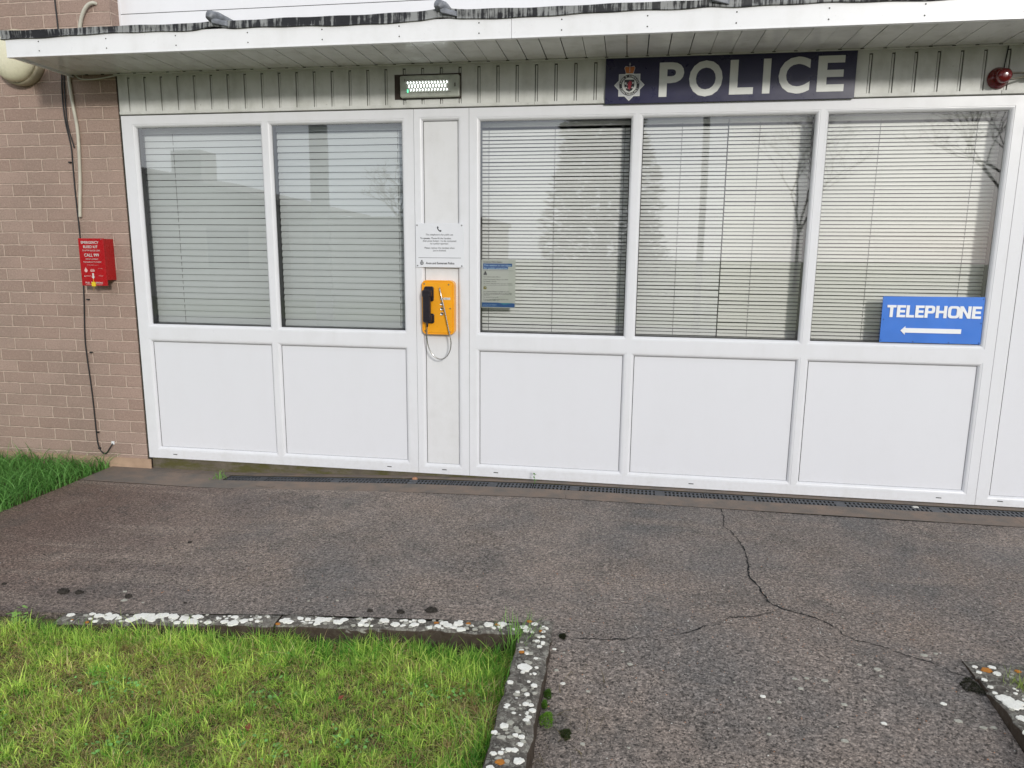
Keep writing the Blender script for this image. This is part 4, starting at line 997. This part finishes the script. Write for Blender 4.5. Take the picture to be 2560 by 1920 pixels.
# flat thatch of cut grass
x, y = lawn(60000, -3.4, -.335, -3.1, -1.92, 2)
kk = fieldnoise(x, y, 26, 8); m = rng.random(len(x)) < np.clip(.5+.35*kk, .1, 1); x, y = x[m], y[m]; n = len(x)
S = np.array([[.52,.42,.19], [.38,.26,.11], [.18,.10,.05], [.34,.36,.12], [.28,.38,.09]])
o = blades('grass_thatch', x, y, LZ+rng.uniform(.001, .028, n), rng.uniform(.015, .055, n), rng.uniform(.0012, .003, n), rng.uniform(1.2, 1.7, n), S[rng.integers(0, 5, n)]*rng.uniform(.7, 1.2, (n, 1)), M['grass'])
tag(o, 'brown and straw coloured dead grass lying under the lawn blades', 'grass', kind='stuff')
# rank grass by the brick wall
x = rng.uniform(-5.2, -3.33, 15000); y = rng.uniform(-2.2, -.02, 15000); n = len(x)
tt_ = rng.random((n, 1)); c = np.array([.06,.19,.03])*(1-tt_)+np.array([.22,.48,.12])*tt_
o = blades('rank_grass', x, y, np.full(n, LZ), rng.uniform(.07, .20, n), rng.uniform(.004, .009, n), rng.uniform(.5, 1.5, n), c, M['grass'], .9, 5)
tag(o, 'long dark green grass at the foot of the brick wall', 'grass', kind='stuff')
# grass on the right lawn
x = rng.uniform(1.25, 2.6, 6000); y = rng.uniform(-3.2, -1.77, 6000); n = len(x)
o = blades('lawn_grass', x, y, np.full(n, -.075), rng.uniform(.03, .08, n), rng.uniform(.002, .004, n), rng.uniform(.1, .9, n), pal(n, x, y, np.full(n, .25), np.full(n, .5)), M['grass'])
tag(o, 'tuft of grass behind the kerb at the right edge', 'grass', kind='stuff')
# small round clover leaves through the turf
nq = 1400; b = MB(); rc = random.Random(21)
cen = [(rc.uniform(-3.2, -.4), rc.uniform(-2.9, -1.95)) for _ in range(34)]
for i in range(nq):
    c_ = rc.choice(cen); x_, y_ = c_[0]+rc.gauss(0, .045), c_[1]+rc.gauss(0, .035)
    if x_ > -.345 or y_ > -1.93: continue
    z_ = LZ+rc.uniform(.015, .038); s_ = rc.uniform(.003, .0065); tx, ty = rc.uniform(-.5, .5), rc.uniform(-.5, .5)
    b.add([(x_+s_*math.cos(k_*1.05), y_+s_*math.sin(k_*1.05), z_+s_*(tx*math.cos(k_*1.05)+ty*math.sin(k_*1.05))) for k_ in range(6)], [tuple(range(6))])
co_ = b.build('clover', painted('clover_leaf', (.14,.34,.07), .5, .3, 50), None, loc=(-1.5, -2.3, LZ)); tag(co_, 'small round clover leaves mixed through the lawn', 'clover', kind='stuff')
# ---------------------------------------------------------------- weeds
def tuft(name, label, cx_, cy_, cz_, n, hh, wd, sp, col, cat='weed', ln=(.2, 1.0), curl=.7, group=None):
    x = cx_+rng.normal(0, sp, n); y = cy_+rng.normal(0, sp, n)
    c = np.array(col)[None]*rng.uniform(.7, 1.4, (n, 1))
    o = blades(name, x-cx_, y-cy_, np.zeros(n), rng.uniform(hh*.5, hh, n), rng.uniform(wd*.7, wd*1.2, n), rng.uniform(ln[0], ln[1], n), c, M['grass'], curl, 4)
    o.location = (cx_, cy_, cz_); tag(o, label, cat, group); return o
tuft('grass_tuft', 'tall grass tuft standing over the corner where the kerbs meet', -.335, -1.765, -.10, 110, .20, .005, .028, (.22,.42,.09), ln=(.05, .55))
tuft('grass_tuft', 'grass tuft at the left end of the drain', -2.485, -.115, -.072, 26, .085, .004, .02, (.2,.38,.09), ln=(.4, 1.2))
tuft('grass_tuft', 'grass tuft leaning against the long kerb right of its middle', -.955, -1.85, -.13, 90, .115, .0035, .03, (.16,.36,.09), ln=(.05, .5))
tuft('grass_tuft', 'yellowish grass tuft growing on the kerb at the right edge', 1.275, -1.79, -.02, 60, .075, .003, .02, (.28,.36,.1))
tuft('grass_tuft', 'dense dark tuft at the broken end of the long kerb', -2.20, -1.93, -.12, 90, .09, .004, .04, (.13,.3,.06), ln=(.1, .8))
def leafy(name, label, loc, n, size, hgt, mat, seed, cat='weed', spread=1.0, stem=True):
    r = random.Random(seed); root = thing(name, label, cat, loc)
    if stem:
        b = MB(); b.tube([loc, (loc[0]+.002, loc[1], loc[2]+hgt*.5), (loc[0]-.003, loc[1]-.002, loc[2]+hgt)], [.0016, .0013, .0008], 6); b.build('stem', mat, root)
    b = MB()
    for i in range(n):
        a = r.uniform(0, 6.28); t = r.uniform(.3, 1); L = size*r.uniform(.6, 1.2); e = r.uniform(.1, .9)
        bx, by, bz = loc[0]+spread*size*.2*r.uniform(-1, 1), loc[1]+spread*size*.2*r.uniform(-1, 1), loc[2]+hgt*t
        d = Vector((math.cos(a), math.sin(a), e)).normalized(); s_ = d.cross(Vector((0, 0, 1))).normalized()*L*.34; p = Vector((bx, by, bz))
        u = Vector((0, 0, L*.06))
        b.add([p, p+d*L*.35+s_*.8, p+d*L*.7+s_-u, p+d*L-u*2, p+d*L*.7-s_-u, p+d*L*.35-s_*.8, p+d*L*.45+u*.5], [(0,1,6), (1,2,6), (2,3,6), (3,4,6), (4,5,6), (5,0,6)], 0, True)
    b.build('leaves', mat, root); return root
M['weedleaf'] = painted('weed_leaf_green', (.11,.26,.06), .55, .25, 40); M['weedpale'] = painted('pale_weed_leaf', (.20,.38,.08), .5, .25, 40)
leafy('weed', 'small dark weed sprouting from the middle of the drain', (-.497, -.055, -.01), 16, .014, .07, M['weedleaf'], 2)
leafy('weed', 'low leafy weed spilling over the broken left end of the kerb', (-2.26, -1.88, -.12), 34, .026, .10, M['weedpale'], 3, spread=6)
leafy('weed', 'leafy weed in the dark shade left of the kerb end', (-2.42, -1.87, -.12), 30, .032, .06, M['weedleaf'], 9, spread=5)
leafy('dock_plant', 'broad leaved plant with pale leaves in the long grass by the brick wall', (-3.72, -.95, -.12), 9, .085, .14, M['weedpale'], 5, 'plant', 1.6)
leafy('weed', 'feathery green weed low in the lawn near the bottom edge', (-1.10, -2.36, -.12), 90, .022, .035, M['weedleaf'], 6, spread=9, stem=False)
leafy('weed', 'clover patch at the right side of the lawn by the ramp kerb', (-.50, -2.40, -.125), 60, .014, .03, M['weedleaf'], 7, spread=14, stem=False)
def lump(name, label, x, y, z, r, h, mat, seed, group, cat, fuzz=0.35):
    b = MB(); rr = random.Random(seed); n, m_ = 18, 7; vs = []
    for j in range(m_+1):
        ph_ = math.pi/2*j/m_
        for i in range(n):
            a = 2*math.pi*i/n
            k_ = 1+fuzz*mn.noise(Vector((math.cos(a)*1.8+seed, math.sin(a)*1.8, j*.6)))+.12*rr.uniform(-1, 1)
            vs.append((x+r*1.25*k_*math.cos(ph_)*math.cos(a), y+r*k_*math.cos(ph_)*math.sin(a)*.85, z-.003+h*k_*math.sin(ph_)))
    b.add(vs, [(j*n+i, j*n+(i+1) % n, (j+1)*n+(i+1) % n, (j+1)*n+i) for j in range(m_) for i in range(n)], 0, True)
    return tag(b.build(name, mat, None), label, cat, group)
GC = 'dark moss clods scattered on the tarmac'
for i, (x, y, r_, lb) in enumerate([(-2.045,-1.103,.012,'dark moss clod lying alone in the middle of the left tarmac'), (-2.262,-1.650,.026,'larger flat moss clod left of a paired one'), (-2.190,-1.648,.019,'greyish moss clod, right one of the pair'),
        (-1.955,-1.660,.017,'round blackish clod above the broad white lichen'), (-1.682,-1.690,.010,'small dark clod between the round one and the centre'), (-2.58,-1.613,.012,'small clod at the left edge of the photo'),
        (-.802,-1.668,.017,'ragged black clod just behind the kerb'), (-.690,-1.640,.024,'biggest dark clod near the kerb corner'), (-.92,-1.675,.014,'flat brownish clod beside the ragged one')]):
    lump('moss_clod', lb, x, y, pathz(x, y), r_*.8, r_*.75, M['clod'], i, GC, 'moss clod')
GM = 'green moss cushions along the ramp kerb'
def moss(label, x, y, z, r_, h_, col, n=900, group=GM):
    u = rng.uniform(0, 2*np.pi, n); t = np.arccos(rng.uniform(.05, 1, n)); k_ = 1+.22*np.sin(u*3+x*9)+.1*np.sin(u*7)
    lx_, ly_, lz_ = r_*.75*k_*np.sin(t)*np.cos(u), r_*1.1*k_*np.sin(t)*np.sin(u), h_*np.cos(t)
    c = np.array(col)[None]*rng.uniform(.55, 1.5, (n, 1))*(1+.3*rng.normal(size=(n, 3))*np.array([.5, .1, .3])).clip(.3, 2)
    o = blades('moss_cushion', lx_, ly_, lz_-.004, rng.uniform(.004, .009, n), rng.uniform(.0015, .003, n), rng.uniform(.2, 1.2, n), c, M['grass'], .5, 2)
    o.location = (x, y, z); tag(o, label, 'moss', group)
for x, y, r_, h_, col, lb in [(-.192,-2.135,.026,.026,(.16,.34,.03),'bright green moss cushion at the foot of the ramp kerb'), (-.200,-2.03,.014,.022,(.07,.15,.02),'small dark green moss strip above the bright cushion'), (-.130,-2.175,.020,.010,(.05,.07,.02),'flat dark moss cushion right of the bright one'), (-.180,-1.735,.014,.006,(.03,.035,.015),'blackish moss patch just below the kerb corner'), (-.205,-2.075,.010,.020,(.12,.26,.03),'tiny moss tuft squeezed against the ramp kerb')]:
    moss(lb, x, y, pathz(x, y), r_, h_, col)
moss('dark moss heap in the shadow of the right edge kerb', 1.135, -1.80, pathz(1.1, -1.80), .036, .014, (.03,.032,.016), 1500)
lump('pebble', 'small orange pebble on the drain below the middle panel', -1.235, -.045, g(-1.235), .014, .014, M['stone'], 40, None, 'pebble', .1)
lump('stone_chip', 'white stone chip on the drain near the right end', 1.60, -.07, 0, .014, .006, M['chip'], 41, None, 'stone chip', .3)
lump('stone_chip', 'tiny white chip at the foot of the units left of the pebble', -1.31, -.025, g(-1.31), .007, .005, M['chip'], 42, None, 'stone chip', .3)
# grit and small stones on the tarmac
b = MB(); rg = random.Random(9)
for i in range(2600):
    if i % 2: x = rg.uniform(-.2, 1.15); y = -1.2-abs(rg.gauss(0, .7))
    else: x = rg.uniform(-3.2, 3.0); y = yb(x)+.03+abs(rg.gauss(0, .35)) if rg.random() < .6 else rg.uniform(-1.6, -.3)
    if y > -.3 or (y < -1.66 and not -.2 < x < 1.15): continue
    s_ = rg.uniform(.0008, .0028)*(1.6 if rg.random() < .05 else 1); z = pathz(x, y); a = rg.uniform(0, 3.14); ca, sa = math.cos(a)*s_, math.sin(a)*s_
    b.add([(x+ca, y+sa, z), (x-sa, y+ca*.8, z), (x-ca*1.2, y-sa, z), (x+sa, y-ca*.8, z), (x, y, z+s_*.9)], [(0,1,4), (1,2,4), (2,3,4), (3,0,4)], rg.choice((0, 0, 1, 2)))
gt = b.build('grit', [M['clod'], M['chip'], M['stone']], None, loc=(0, -1, 0)); tag(gt, 'fine grit and crumbs scattered over the tarmac', 'grit', kind='stuff')
# dead stalks beside the ramp kerb
x = rng.uniform(-.21, .08, 170); y = rng.uniform(-2.75, -1.85, 170); keep = rng.random(170) < np.clip((-y-1.75)*1.2, 0, 1)*np.clip((.12-x)/.2, 0, 1); x, y = x[keep], y[keep]; n = len(x)
o = blades('dead_stalks', x, y, np.array([pathz(a, c_) for a, c_ in zip(x, y)])+.001, rng.uniform(.03, .07, n), rng.uniform(.0015, .003, n), rng.uniform(1.5, 1.8, n), np.array([.17,.14,.07])[None]*rng.uniform(.6, 1.3, (n, 1)), M['grass'])
tag(o, 'pale dead grass stalks lying on the ramp beside the kerb', 'dead grass', kind='stuff')
for x, y, s_ in ((-1.06,-2.33,.016), (-.86,-2.14,.012), (-.62,-2.22,.011), (-1.30,-2.07,.008), (-.57,-2.02,.013), (-1.25,-2.28,.009)):
    b = MB(); a = random.uniform(0, 6); d = Vector((math.cos(a), math.sin(a), .25)); s2 = Vector((-math.sin(a), math.cos(a), .1)); p = Vector((x, y, LZ+.024))
    b.add([p, p+d*s_+s2*s_*.7, p+d*2*s_, p+d*s_-s2*s_*.7, p+d*s_+Vector((0, 0, -.003))], [(0,1,4), (1,2,4), (2,3,4), (3,0,4)])
    tag(b.build('fallen_leaf', M['leafred'], None), 'small red brown fallen leaf lying in the lawn', 'leaf', 'red brown leaves fallen on the lawn')

# ================================================================== ACROSS THE ROAD (seen only as reflections in the panes)
hb = thing('bungalow', 'bungalow with chimney across the road, reflected in the left panes', 'building', (-18, -22, -.3))
b = MB(); b.box(-25, -12.3, -27, -20, -.3, 2.8); b.prism([(-25, 2.8), (-12.3, 2.8), (-12.3, 2.95), (-18, 4.25), (-25, 2.85)], -20.0, -27); b.build('wall', M['render'], hb)
b = MB()
for y0, y1, dz in ((-27.5, -19.5, 0),):
    b.hexa([(-18.0,y0,4.25),(-11.6,y0,2.90),(-11.6,y1,2.90),(-18.0,y1,4.25),(-18.0,y0,4.45),(-11.6,y0,3.06),(-11.6,y1,3.06),(-18.0,y1,4.45)])
    b.hexa([(-25.5,y0,2.70),(-18.0,y0,4.25),(-18.0,y1,4.25),(-25.5,y1,2.70),(-25.5,y0,2.86),(-18.0,y0,4.45),(-18.0,y1,4.45),(-25.5,y1,2.86)])
b.build('roof', M['roof'], hb)
b = MB(); b.box(-16.45, -15.35, -21.4, -20.4, 3.6, 4.95); b.build('chimney', M['render'], hb)
for xw in (-24, -19.5, -15): 
    b = MB(); b.box(xw, xw+1.6, -20.0, -19.95, .8, 2.2); b.build('window', M['darkglass'], hb)
gr_ = thing('garage', 'low flat roofed garage across the road, reflected beside the bungalow', 'building', (-8, -22, -.3))
b = MB(); b.box(-12.1, -5.0, -26, -20.5, -.3, 2.45); b.build('wall', M['render'], gr_)
b = MB(); b.box(-12.2, -4.9, -26.1, -20.35, 2.455, 2.62); b.build('roof', M['roof'], gr_)
b = MB(); b.box(-6.40, -6.22, -10.15, -9.97, -.3, 6.5); b.box(-6.22, -6.04, -10.05, -9.95, -.3, 6.5)
tag(b.build('post', M['postgrey'], None), 'tall square grey post by the road, reflected in the second pane', 'post')
b = MB(); b.tube([(1.35, -10, -.3), (1.35, -10, 7)], [.07, .05], 12); b.tube([(1.35, -10, 7), (1.35, -9.4, 7.3), (1.35, -8.9, 7.35)], .04, 10)
tag(b.build('street_lamp', M['postgrey'], None), 'slim lamp column across the road, reflected in the middle right pane', 'street lamp')
def tree(label, loc, H, seed, spread=.5, depth=6, th=.016):
    root = thing('bare_tree', label, 'tree', loc, 'bare winter trees across the road'); r = random.Random(seed)
    tk, tw = MB(), MB()
    def grow(p, d, L, rad, k_):
        q = p+d*L; mid = p+d*L*.5+Vector((r.uniform(-1, 1), r.uniform(-1, 1), 0))*L*.06
        (tk if k_ < 2 else tw).tube([p, mid, q], [rad, rad*.85, rad*.68], 6 if k_ < 3 else 3, cap=False)
        if k_ >= depth: return
        for i in range(r.choice((2, 3, 3)) if k_ else 4):
            nd = (d+Vector((r.uniform(-1, 1), r.uniform(-1, 1), r.uniform(-.2, .6)))*(spread+.12*k_)).normalized()
            grow(q, nd, L*r.uniform(.62, .85), rad*.62, k_+1)
    grow(Vector(loc), Vector((0, 0, 1)), H*.24, H*th, 0)
    tk.build('trunk', M['bark'], root); tw.build('crown', M['bark'], root)
tree('bushy bare tree behind the garage, reflected left of the yellow telephone', (-8.1, -23.5, -.3), 6.4, 3, .75, 7, .03)
tree('large bare tree across the road, reflected in the rightmost pane', (15.5, -27, -.3), 12, 8, .8, 7, .010)
tree('bare tree reflected in the upper part of the middle right pane', (7.5, -30, -.3), 11, 12, .8, 7, .008)
def conifer(label, loc, H, W, seed):
    root = thing('conifer', label, 'tree', loc, 'dark conifers across the road'); r = random.Random(seed)
    b = MB(); b.tube([loc, (loc[0], loc[1], loc[2]+H*.9)], [H*.02, .02], 8); b.build('trunk', M['bark'], root)
    b = MB()
    for i in range(15000):
        t = r.random()**.8; a = r.uniform(0, 6.28); rad = W*(1-t)**.8*(.55+.45*math.sqrt(r.random()))*(1+.18*math.sin(a*5+t*20))
        p = Vector((loc[0]+rad*math.cos(a), loc[1]+rad*math.sin(a), loc[2]+.3+H*t)); d = Vector((math.cos(a), math.sin(a), r.uniform(-.5, .5)))*r.uniform(.15, .34)
        s_ = Vector((-math.sin(a), math.cos(a), r.uniform(-.4, .4)))*r.uniform(.07, .15)
        b.add([p, p+d*.5+s_, p+d, p+d*.5-s_], [(0,1,2,3)])
    b.build('crown', M['conifer'], root)
conifer('tall dark conifer across the road, reflected behind the pasted notice', (-.8, -19, -.3), 9.5, 2.0, 2)
conifer('broad dark evergreen at the far right across the road', (14.8, -16, -.3), 9, 3.0, 5)

bpy.data.objects.remove(_to)
# ================================================================== LIGHT, SKY, CAMERA
SUN_EL, SUN_AZ = R(17), R(27)      # azimuth: to the right of the viewer's back
sd = Vector((math.sin(SUN_AZ)*math.cos(SUN_EL), -math.cos(SUN_AZ)*math.cos(SUN_EL), math.sin(SUN_EL)))
sun = bpy.data.lights.new('sun', 'SUN'); sun.energy = 2.1; sun.angle = R(6); sun.color = (1, .965, .91)
so = bpy.data.objects.new('sun', sun); C.objects.link(so); so.location = sd*30
so.rotation_euler = sd.to_track_quat('Z', 'Y').to_euler()
W = bpy.data.worlds.new('World'); bpy.context.scene.world = W; W.use_nodes = True
nt = W.node_tree; bg = nt.nodes['Background']
sk = nt.nodes.new('ShaderNodeTexSky'); sk.sky_type = 'NISHITA'; sk.sun_disc = False; sk.sun_elevation = SUN_EL; sk.sun_rotation = math.atan2(sd.x, sd.y)
sk.air_density = 1.0; sk.dust_density = 1.5
tc = nt.nodes.new('ShaderNodeTexCoord'); mp = nt.nodes.new('ShaderNodeMapping'); mp.inputs['Scale'].default_value = (1.2, 1.2, 3.2)
ns = nt.nodes.new('ShaderNodeTexNoise'); ns.inputs['Scale'].default_value = 1.7; ns.inputs['Detail'].default_value = 6
rp = nt.nodes.new('ShaderNodeValToRGB'); rp.color_ramp.elements[0].position = .34; rp.color_ramp.elements[0].color = (.90,.90,.90,1)
rp.color_ramp.elements[1].position = .62; rp.color_ramp.elements[1].color = (.95,.95,.95,1)
cl = nt.nodes.new('ShaderNodeMix'); cl.data_type = 'RGBA'; c2 = nt.nodes.new('ShaderNodeMix'); c2.data_type = 'RGBA'; c2.inputs[6].default_value = (7.4, 8.1, 9.3, 1); c2.inputs[7].default_value = (11.2, 11.5, 12.0, 1)
nt.links.new(tc.outputs['Generated'], mp.inputs[0]); nt.links.new(mp.outputs[0], ns.inputs['Vector']); nt.links.new(ns.outputs['Fac'], rp.inputs[0])
nt.links.new(rp.outputs[0], cl.inputs[0]); nt.links.new(sk.outputs[0], cl.inputs[6]); nt.links.new(cl.outputs[2], bg.inputs[0])
nt.links.new(c2.outputs[2], cl.inputs[7])
rp2 = nt.nodes.new('ShaderNodeValToRGB'); rp2.color_ramp.elements[0].position = .38; rp2.color_ramp.elements[1].position = .62
nt.links.new(ns.outputs['Fac'], rp2.inputs[0]); nt.links.new(rp2.outputs[0], c2.inputs[0])
bg.inputs[1].default_value = .105
yaw, pitch_, roll = R(9.008), R(10.265), R(.517)
f_ = Vector((-math.sin(yaw)*math.cos(pitch_), math.cos(yaw)*math.cos(pitch_), -math.sin(pitch_)))
r0 = Vector((math.cos(yaw), math.sin(yaw), 0)); u0 = r0.cross(f_)
r1 = math.cos(roll)*r0+math.sin(roll)*u0; u1 = -math.sin(roll)*r0+math.cos(roll)*u0
cam = bpy.data.cameras.new('camera'); co = bpy.data.objects.new('camera', cam); C.objects.link(co)
cam.sensor_width = 36; cam.lens = 25.03; cam.clip_end = 1000; cam.clip_start = .05
mt = Matrix((r1, u1, -f_)).transposed().to_4x4(); mt.translation = Vector((0, -4.0766, 1.332)); co.matrix_world = mt
sc = bpy.context.scene; sc.camera = co
sc.view_settings.view_transform = 'Standard'; sc.view_settings.look = 'None'; sc.view_settings.gamma = 1
sc.view_settings.exposure = -.03
sc.cycles.max_bounces = 8; sc.cycles.transparent_max_bounces = 12
